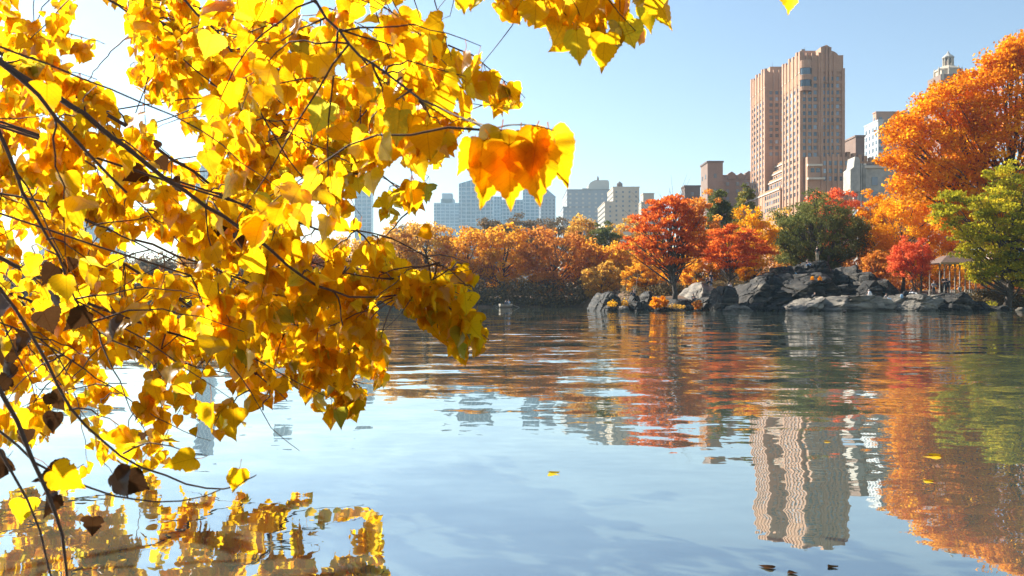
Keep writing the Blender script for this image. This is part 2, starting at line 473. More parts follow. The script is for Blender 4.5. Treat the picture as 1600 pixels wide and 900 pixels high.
# the twin towered apartment house; axis aligned, its left faces look along -x
FL = 3.04
app = empty('twin_tower_apartment_house', (0, 0, 0))
tag(app, 'tall tan brick twin-towered apartment house with vertical piers and stepped terraces', 'building')
def tower(x0, x1, y0, y1, ztop, zbot, cols, crest):
    rows = [z for z in np.arange(ztop - 12.0, zbot, -FL)]
    body = solid(app, 'tower_body', M['brick'], (x0 + .38, x1 - .5, y0 + .5, y1 - .5, 0, ztop - 1.6))
    # front face: piers between window columns, a spandrel at each floor
    edges = [x0] + [(cols[i] + cols[i + 1]) / 2 for i in range(len(cols) - 1)] + [x1]
    for i, e in enumerate(edges):
        w = 1.3 if i in (0, len(edges) - 1) else (.75 if i % 3 else 1.2)
        c = min(max(e, x0 + w / 2), x1 - w / 2)
        top = ztop - (.0 if i in (0,) else .6) if i < len(edges) - 1 else ztop - 7.5
        solid(app, 'pier', M['brick'], (c - w / 2, c + w / 2, y0 - .12 * (i % 2) - .02 * i, y0 + .6, zbot - 14, top))
    for k, z in enumerate(rows):
        solid(app, 'spandrel', M['brick'], (x0 + .55, x1 - .55, y0 + .20, y0 + .7, z + .88, z + FL - .88))
        for j, c in enumerate(cols):
            win(app, c, y0 + .44, z, 1.45 if j < len(cols) - 1 else 1.9, 1.72, 'front')
    # left face, sunlit: piers and five window columns down to the tree tops
    ys = np.linspace(y0, y1, 6)
    for i, yy in enumerate(ys):
        w = 1.9 if i in (0, 5) else 1.5
        c = min(max(yy, y0 + w / 2 + .03), y1 - w / 2 - .03)
        solid(app, 'pier', M['brick'], (x0 - .02 - .01 * i, x0 + .53, c - w / 2, c + w / 2, 20, ztop - 9.5))
        solid(app, 'crown_fin', M['brick'], (x0 - .12 - .01 * i, x0 + .54, c - w / 2 - .3 if i else c - w / 2 + .03, c + w / 2 + .3 if i < 5 else c + w / 2 - .03, ztop - 9.49, ztop + (.7 if i % 2 else 0)))
        solid(app, 'pier_cap', M['stone'], (x0 - .2, x0 + .5, c - w / 2 - .04, c + w / 2 + .04, ztop - 9.48, ztop - 9.1))
    solid(app, 'crown_panel', M['brick_red'], (x0 + .2, x0 + .6, y0 + 1, y1 - 1, ztop - 14, ztop - 1.2))
    mids = [(ys[i] + ys[i + 1]) / 2 for i in range(5)]
    for k, z in enumerate(np.arange(ztop - 16.5, 46, -FL)):
        solid(app, 'spandrel', M['brick'], (x0 + .27, x0 + .7, y0 + .8, y1 - .8, z + .88, z + FL - .88))
        for c in mids:
            win(app, x0 + .36, c, z, 2.5, 1.74, 'left')
    if crest:
        xm, xr = X(1282, y0), X(1298.5, y0)
        solid(app, 'crest_pilaster', M['brick'], (xm, xm + 1.1, y0 - .5, y0 + 6, zbot - 10, Z(74, y0)), (xm + 2.3, xm + 3.0, y0 - .45, y0 + 6, ztop - 14, Z(71, y0)), (xr - 1.0, xr, y0 - .5, y0 + 6, ztop - 14, Z(74, y0)))
        pts = []
        xe, zt, zb = x1 - .6, Z(79, y0), Z(108, y0)
        for k in range(9):
            t = k / 8 * math.pi / 2
            pts.append((xr - .3 + (xe - xr) * math.sin(t), zb + (zt - zb) * math.cos(t)))
        poly = [(x0 + 9.5, ztop - 1.7), (x0 + 9.5, ztop + .2), (xm + .2, Z(73.5, y0)), (xm + 2.6, Z(70, y0)), (xr - .3, Z(73.5, y0))] + pts + [(xe, ztop - 9)]
        poly = poly + [(x0 + 9.5 + .01, ztop - 9)]
        m = MB().prism(poly[::-1], y0 + .05, y0 + 9)
        m.build('crest_gable', M['brick'], app)
        solid(app, 'rooftop_bulkhead', M['brick'], (x0 + 3, x0 + 12, y0 + 8, y1 - 4, ztop - 1.7, ztop + 2.4))
        # curved bay with ribbon windows high up
        for zc in (ztop - 9.0, ztop - 14.2):
            m = MB().lathe([(2.5, zc - 1.4), (2.5, zc + 1.4)], X(1259, y0), y0 + .7, 18)
            m.build('bay_window', M['glass'], app)
        for z0, z1 in ((ztop - 17.5, ztop - 15.7), (ztop - 12.75, ztop - 10.45), (ztop - 7.55, ztop - 4.2)):
            MB().lathe([(2.7, z0), (2.7, z1)], X(1259, y0), y0 + .7, 18).build('curved_bay', M['brick'], app)
    else:
        solid(app, 'rooftop_bulkhead', M['brick'], (x0 + 4, x1 - 3, y0 + 5, y1 - 5, ztop - 1.7, ztop + 2.2), (x0 + 2, x0 + 5, y0 + 8, y0 + 12, ztop - 1.7, ztop + 1.0))
YA = 400.0
colsA = [X(p, YA) for p in (1256.5, 1265.5, 1274, 1287.5, 1294, 1300.8, 1308)]
tower(X(1250, YA), X(1320, YA), YA, YA + 26.6, Z(80, YA), Z(246, YA), colsA, True)
YB = 452.0; xA0 = X(1250, YA)
tower(X(1195, YB), X(1195, YB) + 19.5, YB, YB + 26.8, Z(107, YB), Z(246, YB), [X(p, YB) for p in (1205, 1214, 1222.5)] + [X(1236, YB), X(1246, YB)], False)
for (xx, yy, zz, w_, h_) in ((xA0 + 4.5, YA + 12, Z(80, YA) + 2.4, 1.6, 1.8), (xA0 + 8.5, YA + 15, Z(80, YA) + 2.4, 2.2, 1.2), (xA0 + 1.8, YA + 5, Z(80, YA) - 1.6, 1.4, 2.4)):
    solid(app, 'rooftop_plant', M['roofgrey'], (xx, xx + w_, yy, yy + w_, zz - .02, zz + h_))
for (xx, yy, zz) in ((xA0 + 6.5, YA + 14, Z(80, YA) + 2.4), (xA0 + 2.5, YA + 9, Z(80, YA) - 1.6), (X(1195, YB) + 6, YB + 8, Z(107, YB) + 2.2)):
    MB().tube([(xx, yy, zz - .1), (xx, yy, zz + 3.2)], [.10, .05], 5).build('antenna', M['roofgrey'], app)
# stepped podium: terraces that drop towards the park
xA = X(1250, YA)
YG = YA + 26.6
steps = [(xA - .9, YG + .1, 500, Z(293, 430)), (xA + .8, YG + .1, YB - .1, Z(276, 430)), (xA + 2.4, YG + .1, YB - .1, Z(262, 430)), (xA + 4.4, YG + .1, YB - .1, Z(248, 430))]
for k, (x0, y0, y1, zt) in enumerate(steps):
    solid(app, 'terrace_block', M['brick'], (x0, xA + 15 + k * .3, y0 + .02 * k, y1, 0, zt - 1.0))
    solid(app, 'terrace_coping', M['stone'], (x0 - .5, x0 + .5, y0 - .1, y1, zt - 1.3, zt - .7))
    solid(app, 'terrace_parapet', M['brick_red'], (x0 - .1, x0 + .3, y0 - .08, y1 - .2, zt - .69, zt + .45))
    for yy in np.arange(y0 + 2.4, min(y1, YB) - 1, 3.6):
        for q in ((0, 1) if k else (0, 1, 2)):
            win(app, x0 - .05, yy, zt - 3.0 - FL * q, 2.0, 1.8, 'left')
# right hand wing with arcade windows and stepped battlements
xe = X(1334, YA)
solid(app, 'wing', M['brick'], (xA + 2, xe, YA - 4, YA + 20, 0, Z(247, YA)))
for k, z in enumerate((Z(257, YA), Z(269, YA), Z(281, YA))):
    for xx in np.arange(xA + 9.5, xe - .8, 2.35):
        win(app, xx, YA - 4.05, z, 1.2, 1.9, 'front')
for xx in np.arange(xA + 8.3, xe, 2.35):
    solid(app, 'pier', M['brick'], (xx - .4, xx + .4, YA - 4.6, YA - 3.9, 0, Z(246, YA) + .7))
for i, xx in enumerate((xA + 4.2, xA + 6.6)):
    win(app, xx, YA - 4.05, Z(268, YA), 1.7, 1.9, 'front')
solid(app, 'balcony', M['stone'], (xA + 1.7, xA + 9, YA - 6, YA - 4.2, Z(283, YA), Z(280, YA)))
solid(app, 'balcony', M['stone'], (xA + 1.7, xA + 8, YA - 5.6, YA - 4.2, Z(262, YA), Z(259, YA)))
solid(app, 'rear_wing', M['brick_red'], (xe + .02, X(1398, YA), YA + 4, YA + 22, 0, Z(250, YA)))
for i, p in enumerate(range(1328, 1398, 9)):
    solid(app, 'battlement', M['brick_red'], (X(p, YA), X(p + 5.5, YA), YA + 3.7, YA + 6, Z(252 + .2 * (p - 1328), YA), Z(235 + .24 * (p - 1328), YA)))

def grid_windows(m, x0, x1, y0, y1, z0, z1, sx, sz, w, h, side=True, depth=.25):
    """window panes standing a little proud of front and left faces"""
    nxw = max(1, int((x1 - x0 - 1) / sx)); 
    for z in np.arange(z1 - sz * .75, z0, -sz):
        for i in range(nxw):
            c = x0 + (i + .5) * (x1 - x0) / nxw
            m.box(c - w / 2, c + w / 2, y0 - depth, y0 + .1, z - h / 2, z + h / 2)
        if side:
            ny = max(1, int((y1 - y0 - 1) / sx))
            for i in range(ny):
                c = y0 + (i + .5) * (y1 - y0) / ny
                m.box(x0 - depth, x0 + .1, c - w / 2, c + w / 2, z - h / 2, z + h / 2)

def building(name, label, d, blocks, wallmat, winmat, sx=4, sz=3.6, w=1.6, h=1.9, group=None, roofmat=None, extra=None):
    """blocks: (px_left_face, px_front_left, px_right, py_top, py_bottom_of_block)"""
    root = empty(name, (0, 0, 0)); tag(root, label, 'building', group)
    wm = MB()
    for i, (pl, pf, pr, pt, pb) in enumerate(blocks):
        x0, x1 = X(pf, d), X(pr, d)
        dep = max(6.0, d * (pf - 800) / (pl - 800) - d) if (pl != pf and pf > 800) else (x1 - x0) * .8
        z1, z0 = Z(pt, d), (0 if pb is None else Z(pb, d))
        y0 = d + i * .31
        solid(root, 'wall', wallmat, (x0, x1, y0, y0 + dep, z0, z1))
        solid(root, 'roof_edge', roofmat or wallmat, (x0 - .4, x1 + .4, y0 - .42, y0 + dep + .4, z1 + .01, z1 + .9))
        grid_windows(wm, x0, x1, y0, y0 + dep, max(z0, Z(352, d)), z1 - 1, sx, sz, w, h)
    if wm.v:
        o = wm.build('windows', winmat, root); tag(o, kind='stuff')
    if extra: extra(root)
    return root

def ex_tank(px, py, d, r_, h):
    def f(root):
        MB().lathe([(r_, Z(py, d)), (r_, Z(py, d) + h), (.1, Z(py, d) + h * 1.5)], X(px, d), d + 10, 10).build('water_tank', M['brick_dark'], root)
    return f
# brown brick neighbours left of the towers
building('brown_brick_tower', 'small brown brick tower with pale corner rising left of the twin towers', 480, [(1095, 1105.5, 1129.5, 254, None)], M['brick_brown'], M['dullglass'], 7, 8, 1.4, 2.2, roofmat=M['brick_dark'])
def gables(root):
    d = 500
    for p0, p1, pt in ((1137, 1149, 268), (1152, 1163, 270), (1164, 1176, 267)):
        MB().prism([(X(p0, d), Z(280, d)), (X(p1, d), Z(280, d)), (X(p1, d), Z(pt + 4, d)), (X((p0 + p1) / 2, d), Z(pt, d)), (X(p0, d), Z(pt + 4, d))], d - .6, d + 8).build('gable', M['brick_brown'], root)
    solid(root, 'chimney', M['brick_dark'], (X(1098, d), X(1100, d), d + 2, d + 4, Z(285, d), Z(272, d)))
building('gabled_brick_house', 'reddish brown apartment house with gables beside the tall tan tower', 500, [(1123, 1129, 1176, 276, None), (1100, 1104, 1135, 286, None)], M['brick_brown'], M['dullglass'], 5, 4, 1.6, 2, extra=gables)
building('low_brown_house', 'low brown house just showing left of the small brown tower', 520, [(1065, 1070, 1094, 292, None)], M['brick_dark'], M['dullglass'], 5, 4, 1.4, 2)
# right of the towers
building('brown_brick_block', 'plain dark brown brick block right of the tall tan tower', 460, [(1319, 1337, 1351, 214, None)], M['brick_brown'], M['brick_dark'], 400, 400, .1, .1)
building('white_panel_building', 'white panelled modern building with small square windows beside the orange tree', 600, [(1351, 1372, 1380, 189, None)], M['whitepanel'], M['dullglass'], 5.2, 4.6, 2.5, 2.6)
building('tan_brick_slab', 'tan brick slab rising behind the white panelled building', 680, [(1364, 1369, 1450, 176, None)], M['brick'], M['dullglass'], 6, 5, 2.4, 2.6)
def stone_house(root):
    d = 370
    MB().prism([(X(1326, d), Z(300, d)), (X(1341, d), Z(300, d)), (X(1341, d), Z(252, d)), (X(1338, d), Z(246, d)), (X(1333, d), Z(246, d)), (X(1331, d), Z(262, d)), (X(1326, d), Z(266, d))], d - 2, d + 6).build('stepped_gable', M['greystone'], root)
    for p in (1344, 1348, 1351):
        solid(root, 'buttress', M['greystone'], (X(p, d), X(p + 1.8, d), d - .8, d + .4, 0, Z(256, d)))
    solid(root, 'cornice', M['stone'], (X(1350, d), X(1390, d), d - .9, d + 1, Z(263, d), Z(259, d)))
    solid(root, 'roof_terrace', M['brick_dark'], (X(1352, d), X(1392, d), d + 4, d + 9, Z(259.5, d), Z(253, d)))
building('grey_stone_house', 'grey stone house with stepped gable half hidden behind trees', 370, [(1339, 1341, 1392, 262, None)], M['greystone'], M['dullglass'], 7, 6, 2.4, 3.4, extra=stone_house)
# lantern topped tower behind the orange tree
lt = empty('lantern_tower', (0, 0, 0)); tag(lt, 'domed lantern tower top peeking over the big orange tree', 'building')
d = 700; xc = X(1481.5, d); S = d / F
solid(lt, 'shaft', M['brick_brown'], (xc - 22 * S, xc + 22 * S, d - 22 * S, d + 22 * S, 0, Z(121, d)))
MB().lathe([(19 * S, Z(121.2, d)), (19 * S, Z(112, d)), (20.5 * S, Z(112, d)), (20.5 * S, Z(110, d)), (10 * S, Z(104, d))], xc, d, 8, rot=R(22.5)).build('drum', M['beige'], lt)
for k in range(8):
    an = R(22.5 + 45 * k)
    MB().lathe([(1.5 * S, Z(104.5, d)), (1.2 * S, Z(91, d))], xc + 7 * S * math.cos(an), d + 7 * S * math.sin(an), 8).build('column', M['beige'], lt)
    MB().lathe([(2.0 * S, Z(121, d)), (1.6 * S, Z(110, d)), (.3 * S, Z(106, d))], xc + 19.5 * S * math.cos(an), d + 19.5 * S * math.sin(an), 6).build('urn', M['beige'], lt)
MB().lathe([(4 * S, Z(104.5, d)), (4 * S, Z(91, d))], xc, d, 8).build('lantern_core', M['brick_dark'], lt)
MB().lathe([(9 * S, Z(91.2, d)), (9 * S, Z(89.5, d)), (6 * S, Z(87, d)), (2.4 * S, Z(84, d)), (1.6 * S, Z(82, d)), (.2 * S, Z(79.5, d))], xc, d, 10).build('cupola', M['greystone'], lt)
for sx_ in (-1, 1):
    solid(lt, 'corner_pier', M['beige'], (xc + sx_ * 19 * S - 2 * S, xc + sx_ * 19 * S + 2 * S, d - 22.5 * S, d - 18 * S, Z(130, d), Z(115, d)))

# skyline beyond the far trees
building('beige_apartment_slab', 'beige apartment block with stepped wing right of the grey slab', 900, [(949, 958, 999, 293, None), (934, 945, 962, 316, None)], M['beige'], M['dullglass'], 5, 4.6, 1.8, 2.0, extra=ex_tank(970, 293, 900, 3, 5))
building('small_beige_tower', 'small beige water-tower block next to the red-orange tree', 850, [(1001, 1005, 1022, 303, None), (998, 1002, 1036, 317, None)], M['beige'], M['brick_dark'], 9, 8, 1.4, 3)
def dome_block(root):
    d = 1050
    m = MB()
    pts = [(X(920, d), Z(296, d)), (X(953, d), Z(296, d)), (X(953, d), Z(283, d)), (X(951, d), Z(280, d)), (X(930, d), Z(280, d)), (X(923, d), Z(284, d)), (X(920, d), Z(289, d))]
    m.prism(pts, d + 8, d + 34).build('round_shouldered_penthouse', M['paleblock'], root)
    MB().lathe([(1.2, Z(280.2, d)), (1.2, Z(276, d)), (.1, Z(272, d))], X(936, d), d + 14, 8).build('finial', M['brick_dark'], root)
    solid(root, 'penthouse_step', M['paleblock'], (X(910, d), X(921, d), d + 6, d + 30, Z(297, d), Z(293, d)))
building('grey_slab_with_pale_penthouse', 'wide blue grey slab building with pale rounded penthouse on top', 1050, [(879, 886, 956, 297, None), (876, 880, 922, 324, None)], M['bluegrey'], M['paleblock'], 6.5, 5.0, 2.6, 2.2, roofmat=M['roofgrey'], extra=dome_block)
def pyr(root):
    d = 1250
    x0, x1 = X(844, d), X(868, d)
    m = MB().add([(x0, d, Z(307, d)), (x1, d, Z(307, d)), (x1, d + 18, Z(307, d)), (x0, d + 18, Z(307, d)), (X(855, d), d + 9, Z(294, d))], [[0, 1, 4], [1, 2, 4], [2, 3, 4], [3, 0, 4], [0, 3, 2, 1]])
    m.build('pyramid_roof', M['bluegrey'], root)
building('pointed_roof_tower', 'narrow masonry tower with pointed pyramid roof between glass tower and grey slab', 1250, [(842, 845, 868, 308, None)], M['bluegrey'], M['dullglass'], 4.6, 4.6, 2.2, 2.6, extra=pyr)
def curtain(name, label, d, px0, px1, top, slope=0, base=None, sp=7, fl=6.5):
    root = empty(name, (0, 0, 0)); tag(root, label, 'building')
    x0, x1 = X(px0, d), X(px1, d)
    dep = (x1 - x0) * .9
    zt = Z(top, d)
    MB().prism([(x0, 0), (x1, 0), (x1, zt), (x0 + (x1 - x0) * .5, zt), (x0, zt - slope * d / F)], d, d + dep).build('glass_shaft', M['curtain'], root)
    m = MB()
    for xx in np.arange(x0 + sp / 2, x1, sp):
        fz = zt if xx > (x0 + x1) / 2 else zt - slope * d / F * (1 - (xx - x0) / (x1 - x0) * 2)
        m.box(xx - .8, xx + .8, d - .9, d + .2, 5, fz - .5)
    o = m.build('mullions', M['mullion'], root); tag(o, kind='stuff')
    m = MB()
    for z in np.arange(Z(355, d), zt - slope * d / F - 2, fl): m.box(x0 + .3, x1 - .3, d - .5, d + .2, z, z + 1.6)
    o = m.build('floor_bands', M['mullion'], root); tag(o, kind='stuff')
    return root
curtain('glass_skyscraper', 'broad pale blue glass skyscraper with slanted top corner behind the dark leaf cluster', 1500, 717, 770, 279, slope=8, sp=8)
curtain('hazy_glass_tower', 'hazy blue glass tower between the broad skyscraper and pointed roof', 1700, 817, 843, 284, sp=9)
curtain('low_hazy_tower', 'lower pale tower directly left of the hazy blue glass tower', 1600, 783, 818, 312, sp=6)
curtain('slim_blue_tower', 'slim low blue tower at the right foot of the broad glass skyscraper', 1750, 769, 784, 307, sp=6)
curtain('stepped_hazy_block', 'hazy stepped block left of the broad glass skyscraper', 1800, 678, 717, 317, sp=9)
def cap_of(name, d, px0, px1, t0, t1):
    r_ = bpy.data.objects[name]
    solid(r_, 'upper_step', M['bluegrey'], (X(px0, d), X(px1, d), d + 10, d + 40, Z(t1, d), Z(t0, d)))
cap_of('stepped_hazy_block', 1800, 690, 706, 301, 318); cap_of('stepped_hazy_block', 1800, 688, 709, 310, 318.2)
curtain('distant_tower_in_leaf_gap', 'pale blue tower glimpsed in the leaf gap left of picture centre', 1500, 554, 580, 296, sp=8)
curtain('tall_tower_behind_leaves', 'tall pale tower seen through gaps in the yellow leaves above the thick branch', 1350, 306, 330, 258, sp=6)
curtain('faint_tower_behind_leaves', 'faint blue tower behind the leaves right of the thick branch', 1700, 428, 452, 290, sp=8)
curtain('blue_slab_behind_leaves', 'low wide blue slab glimpsed between leaves at far left', 1200, 60, 160, 352, sp=10)
curtain('left_edge_tower', 'pale tower showing between the leaves near the left edge', 1400, 108, 138, 318, sp=8)
curtain('mid_slab_behind_leaves', 'pale low slab behind the leaves under the thick branch', 1450, 352, 402, 338, sp=9)

# ------------------------------------------------------------------ trees of the shore
def kite_leaves(c, size, ctint):
    """c (N,3) leaf centres -> verts, quads, tint"""
    n = len(c)
    u = rng.normal(size=(n, 3)); u /= np.linalg.norm(u, axis=1, keepdims=True)
    w = rng.normal(size=(n, 3)); w -= (w * u).sum(1, keepdims=True) * u; w /= np.linalg.norm(w, axis=1, keepdims=True)
    s = (size * rng.uniform(.6, 1.35, n))[:, None]
    nrm = np.cross(u, w)
    v = np.empty((n, 4, 3))
    v[:, 0] = c - u * s * .55; v[:, 1] = c + w * s * .36 + nrm * s * .08
    v[:, 2] = c + u * s * .55; v[:, 3] = c - w * s * .36 + nrm * s * .08
    f = np.arange(n * 4).reshape(n, 4)
    return v.reshape(-1, 3), f, np.repeat(ctint, 4)

def tree(name, label, px, d, top, bottom, half, mat, n=7000, leaf=.3, clumps=110, trunk_px=None, lean=0.0, tr=None, seed=0,
         depth=None, group=None, shape='round', bare=0.0, limbs=22, flat=.65, cs=.2, low=None, dens=1.0, cat='tree', multi=1, extra_lobes=None, tint_shift=0.0, spread=.24):
    """px centre, picture rows of crown top and crown bottom, half width in px, all at distance d"""
    global rng
    keep = rng; rng = np.random.default_rng(1000 + seed)
    rnd = random.Random(seed)
    cx = X(px, d); bx = X(trunk_px if trunk_px is not None else px, d)
    zt, zb = Z(top, d), Z(bottom, d)
    base = Vector((bx, d, gz(bx, d) - .15))
    root = empty(name, base); tag(root, label, cat, group)
    rx = half / F * d; ry = depth if depth else rx * .85; rz = (zt - zb) / 2
    cz = (zt + zb) / 2
    # lumpy crown outline: radius multiplied by low frequency bumps
    lob = rng.normal(size=(9, 3)); lob /= np.linalg.norm(lob, axis=1, keepdims=True)
    amp = rng.uniform(.0, .34, 9)
    dirs = rng.normal(size=(clumps, 3)); dirs /= np.linalg.norm(dirs, axis=1, keepdims=True)
    rad = rng.uniform(.25, 1, clumps) ** .45
    bump = .80 + (np.exp(-((1 - dirs @ lob.T) / .10)) * amp).sum(1)
    bump = np.minimum(bump, 1.08)
    q = dirs * (rad * bump)[:, None]
    if shape == 'cone':
        k = (1 - q[:, 2]) * .5
        q[:, 0] *= .35 + .75 * k; q[:, 1] *= .35 + .75 * k
    elif shape == 'maple':      # flat layered boughs, wider below
        k = (1 - q[:, 2]) * .5
        q[:, 0] *= .5 + .65 * np.sqrt(k); q[:, 1] *= .5 + .65 * np.sqrt(k)
    elif shape == 'dome':
        q[:, 2] = np.where(q[:, 2] < 0, q[:, 2] * .9, q[:, 2])
    cc = np.stack([cx + q[:, 0] * rx, d + q[:, 1] * ry, cz + q[:, 2] * rz], 1)
    if extra_lobes:
        ex = []
        for (lpx, lpy, lr, k) in extra_lobes:
            e = rng.normal(size=(k, 3)); e /= np.linalg.norm(e, axis=1, keepdims=True); e *= (rng.uniform(.2, 1, k) ** .5)[:, None] * lr / F * d
            ex.append(e + np.array([X(lpx, d), d - .2 * ry, Z(lpy, d)]))
        cc = np.concatenate([cc] + ex); clumps = len(cc)
    cs_m = cs * min(rx, rz * 1.3) * rng.uniform(.65, 1.35, clumps)
    per = rng.multinomial(n, cs_m ** 2 / (cs_m ** 2).sum())
    idx = np.repeat(np.arange(clumps), per)
    off = rng.normal(size=(n, 3)); ol = np.linalg.norm(off, axis=1, keepdims=True)
    off = off / ol * (rng.uniform(0, 1, (n, 1)) ** .5)
    pos = cc[idx] + off * cs_m[idx][:, None] * np.array([1.05, 1.05, flat])
    ct = np.clip(rng.normal(.5, spread, clumps), 0, 1)
    tint = np.clip(ct[idx] * .62 + rng.uniform(0, 1, n) * .38 + tint_shift, 0, 1)
    v, f, t = kite_leaves(pos, leaf, tint)
    o = link('crown', mesh_np('crown', v - np.array(base), f, [FOL[mat]], tint=t), root); tag(o, kind='stuff')
    # trunk and limbs
    tr = tr or max(.10, rx * .055)
    tm = MB(); lm = MB()
    htop = zb + (zt - zb) * .72
    for s in range(multi):
        tp = []
        ang = s * 2 * math.pi / max(1, multi) + .4
        spread = (0 if multi == 1 else .55 * rx)
        K = 7
        for k in range(K):
            t_ = k / (K - 1)
            tp.append(Vector((bx + (cx - bx) * t_ + lean * t_ + math.cos(ang) * spread * t_ + rnd.uniform(-.05, .05) * rx * (k > 0), d + math.sin(ang) * spread * t_ + rnd.uniform(-.04, .04) * rx * (k > 0), base.z + (htop - base.z) * t_)))
        tm.tube([p - base for p in tp], [tr * (1.25 if k == 0 else 1 - .78 * k / (K - 1)) for k in range(K)], 8)
        order = list(range(clumps)); rnd.shuffle(order)
        for ci in order[:limbs // multi]:
            e = Vector(cc[ci])
            zz = min(max(base.z + (e.z - base.z) * rnd.uniform(.35, .7), base.z + (zb - base.z) * .75), htop * .97)
            t_ = (zz - base.z) / max(.01, (htop - base.z)); fi = max(0, min(K - 1.001, t_ * (K - 1))); i0 = int(fi)
            st = tp[i0].lerp(tp[i0 + 1], fi - i0)
            mid = st.lerp(e, .5) + Vector((rnd.uniform(-.1, .1) * rx, rnd.uniform(-.1, .1) * rx, -.05 * rz))
            r0 = tr * (1 - .7 * t_) * .5
            pts = []
            for k in range(6):
                u_ = k / 5
                pts.append(st * (1 - u_) ** 2 + mid * 2 * u_ * (1 - u_) + e * u_ ** 2 - base)
            lm.tube(pts, [max(.012, r0 * (1 - .85 * k / 5)) for k in range(6)], 5, cap=False)
            for _ in range(2):
                e2 = e + Vector((rnd.uniform(-1, 1), rnd.uniform(-1, 1), rnd.uniform(-.3, 1))) * cs_m[ci] * (1.4 + bare * 2)
                s2 = pts[3] + base
                lm.tube([s2 - base, s2.lerp(e2, .5) - base + Vector((0, 0, .03 * rz)), e2 - base], [max(.012, r0 * .4), max(.010, r0 * .25), .008], 4, cap=False)
    tm.build('trunk', M['bark'], root, smooth=True)
    if lm.v:
        o = lm.build('limbs', M['bark'], root, smooth=True); tag(o, kind='stuff')
    rng = keep
    return root

# --- far shore, front row, left to right
far = [
 # px, d, top, bottom, half, mat, label
 (-60, 146, 372, 474, 80, 'ochre', 'ochre tree on the far shore past the left picture edge'),
 (60, 140, 392, 470, 70, 'brown', 'grey brown tree glimpsed on the far shore behind leftmost leaves'),
 (150, 141, 396, 472, 62, 'ochre', 'dull ochre tree on the far shore below the low wide blue slab'),
 (235, 140, 398, 472, 60, 'brown', 'grey brown tree on the far shore between leaf gaps left of thick branch'),
 (315, 142, 394, 472, 58, 'ochre', 'ochre tree on the far shore seen through leaves under thick branch'),
 (395, 141, 386, 472, 60, 'brown', 'brown tree on the far shore behind the densest yellow leaves'),
 (470, 140, 374, 472, 60, 'rust', 'dull rust tree on the far shore in the leaf gap'),
 (545, 141, 362, 472, 62, 'ochre', 'brownish ochre tree on the far shore left of the drooping leaf tip'),
 (612, 139, 350, 470, 56, 'ochre', 'tall ochre tree on the far shore right behind the drooping leaf tip'),
 (668, 141, 333, 470, 62, 'ochre', 'tallest loose ochre tree below the hazy stepped block'),
 (728, 138, 344, 468, 58, 'gold', 'golden tree on the far shore below the broad glass skyscraper'),
 (788, 137, 343, 462, 56, 'gold', 'golden orange tree left of the red tree on far shore'),
 (866, 135, 349, 462, 66, 'rust', 'broad reddish orange tree in the far shore row'),
 (922, 138, 366, 466, 40, 'gold', 'small golden tree just right of the reddish far shore tree'),
 (968, 137, 376, 468, 50, 'gold', 'golden yellow tree left of the tall red tree'),
]
for i, (px, d_, top, bot, half, mat, lab) in enumerate(far):
    tree('far_shore_tree', lab, px, d_, top, bot, half, mat, n=8500, leaf=.36, clumps=190, seed=20 + i, group='trees along the far shore', cs=.15, limbs=26, bare=.3)
back = [
 (640, 178, 344, 430, 46, 'brown', 'bare brownish tree top behind the tallest ochre tree'),
 (762, 175, 333, 420, 40, 'brown', 'grey brown tree top poking up behind the golden far shore trees'),
 (812, 180, 328, 420, 42, 'brown', 'brownish tree crown below the pointed roof tower'),
 (862, 182, 330, 420, 44, 'brown', 'grey brown tree crown behind the reddish far shore tree'),
 (908, 178, 328, 420, 40, 'ochre', 'dull ochre crown in front of the wide blue grey slab'),
 (945, 172, 340, 430, 34, 'olive', 'olive brown crown in front of the beige apartment block'),
 (988, 176, 334, 430, 42, 'ochre', 'olive gold crown between beige block and tall red tree'),
 (1016, 160, 350, 450, 44, 'gold', 'golden tree behind the left side of the tall red tree'),
]
for i, (px, d_, top, bot, half, mat, lab) in enumerate(back):
    tree('background_tree', lab, px, d_, top, bot, half, mat, n=6500, leaf=.36, clumps=100, seed=60 + i, group='trees behind the far shore row', cs=.19, limbs=22, bare=.5)

def thicket(name, label, pts, n, mat, leaf, zfun, seed):
    """low growth that reads as one mass, spread over a strip of the bank"""
    global rng
    keep = rng; rng = np.random.default_rng(seed)
    c = []
    for (px, d_, w, h) in pts:
        k = int(n / len(pts))
        x = X(px, d_) + rng.normal(0, .5, k) * w
        y = d_ + rng.uniform(-1, 1, k) * 1.6
        z = height(x, y) + h * rng.uniform(0, 1, k) ** 1.1 * (1 - .5 * ((x - X(px, d_)) / (1.6 * w)) ** 2)
        c.append(np.stack([x, y, z], 1))
    c = np.concatenate(c)
    v, f, t = kite_leaves(c, leaf, np.clip(rng.normal(.45, .25, len(c)), 0, 1))
    o = link(name, mesh_np(name, v, f, [FOL[mat]], tint=t)); tag(o, label, 'undergrowth', kind='stuff')
    rng = keep
    return o
tp_ = random.Random(5)
thicket('shore_thicket', 'dull brown undergrowth along the far waterline', [(p, 133.6 + tp_.uniform(-1.2, 2), 3.2, tp_.uniform(1.6, 4.0)) for p in range(-40, 930, 22)], 46000, 'thicket', .30, None, 3)
thicket('rear_shore_thicket', 'brown wood closing the view behind the far shore trees', [(p, 152 + tp_.uniform(-4, 6), 4.2, tp_.uniform(4, 8)) for p in range(-60, 1000, 20)], 30000, 'brown', .42, None, 8)
thicket('promontory_thicket', 'dull brown undergrowth behind the rocks and the tall red tree', [(p, 118 + tp_.uniform(-9, 9), 2.4, tp_.uniform(1.0, 3.2)) for p in range(975, 1200, 13)], 12000, 'thicket', .26, None, 4)
thicket('right_bank_thicket', 'dark low undergrowth on the bank under the green tree', [(p, 99 + tp_.uniform(-1.0, 3), 2.0, tp_.uniform(.8, 1.9)) for p in range(1530, 1640, 9)], 12000, 'thicket', .2, None, 5)
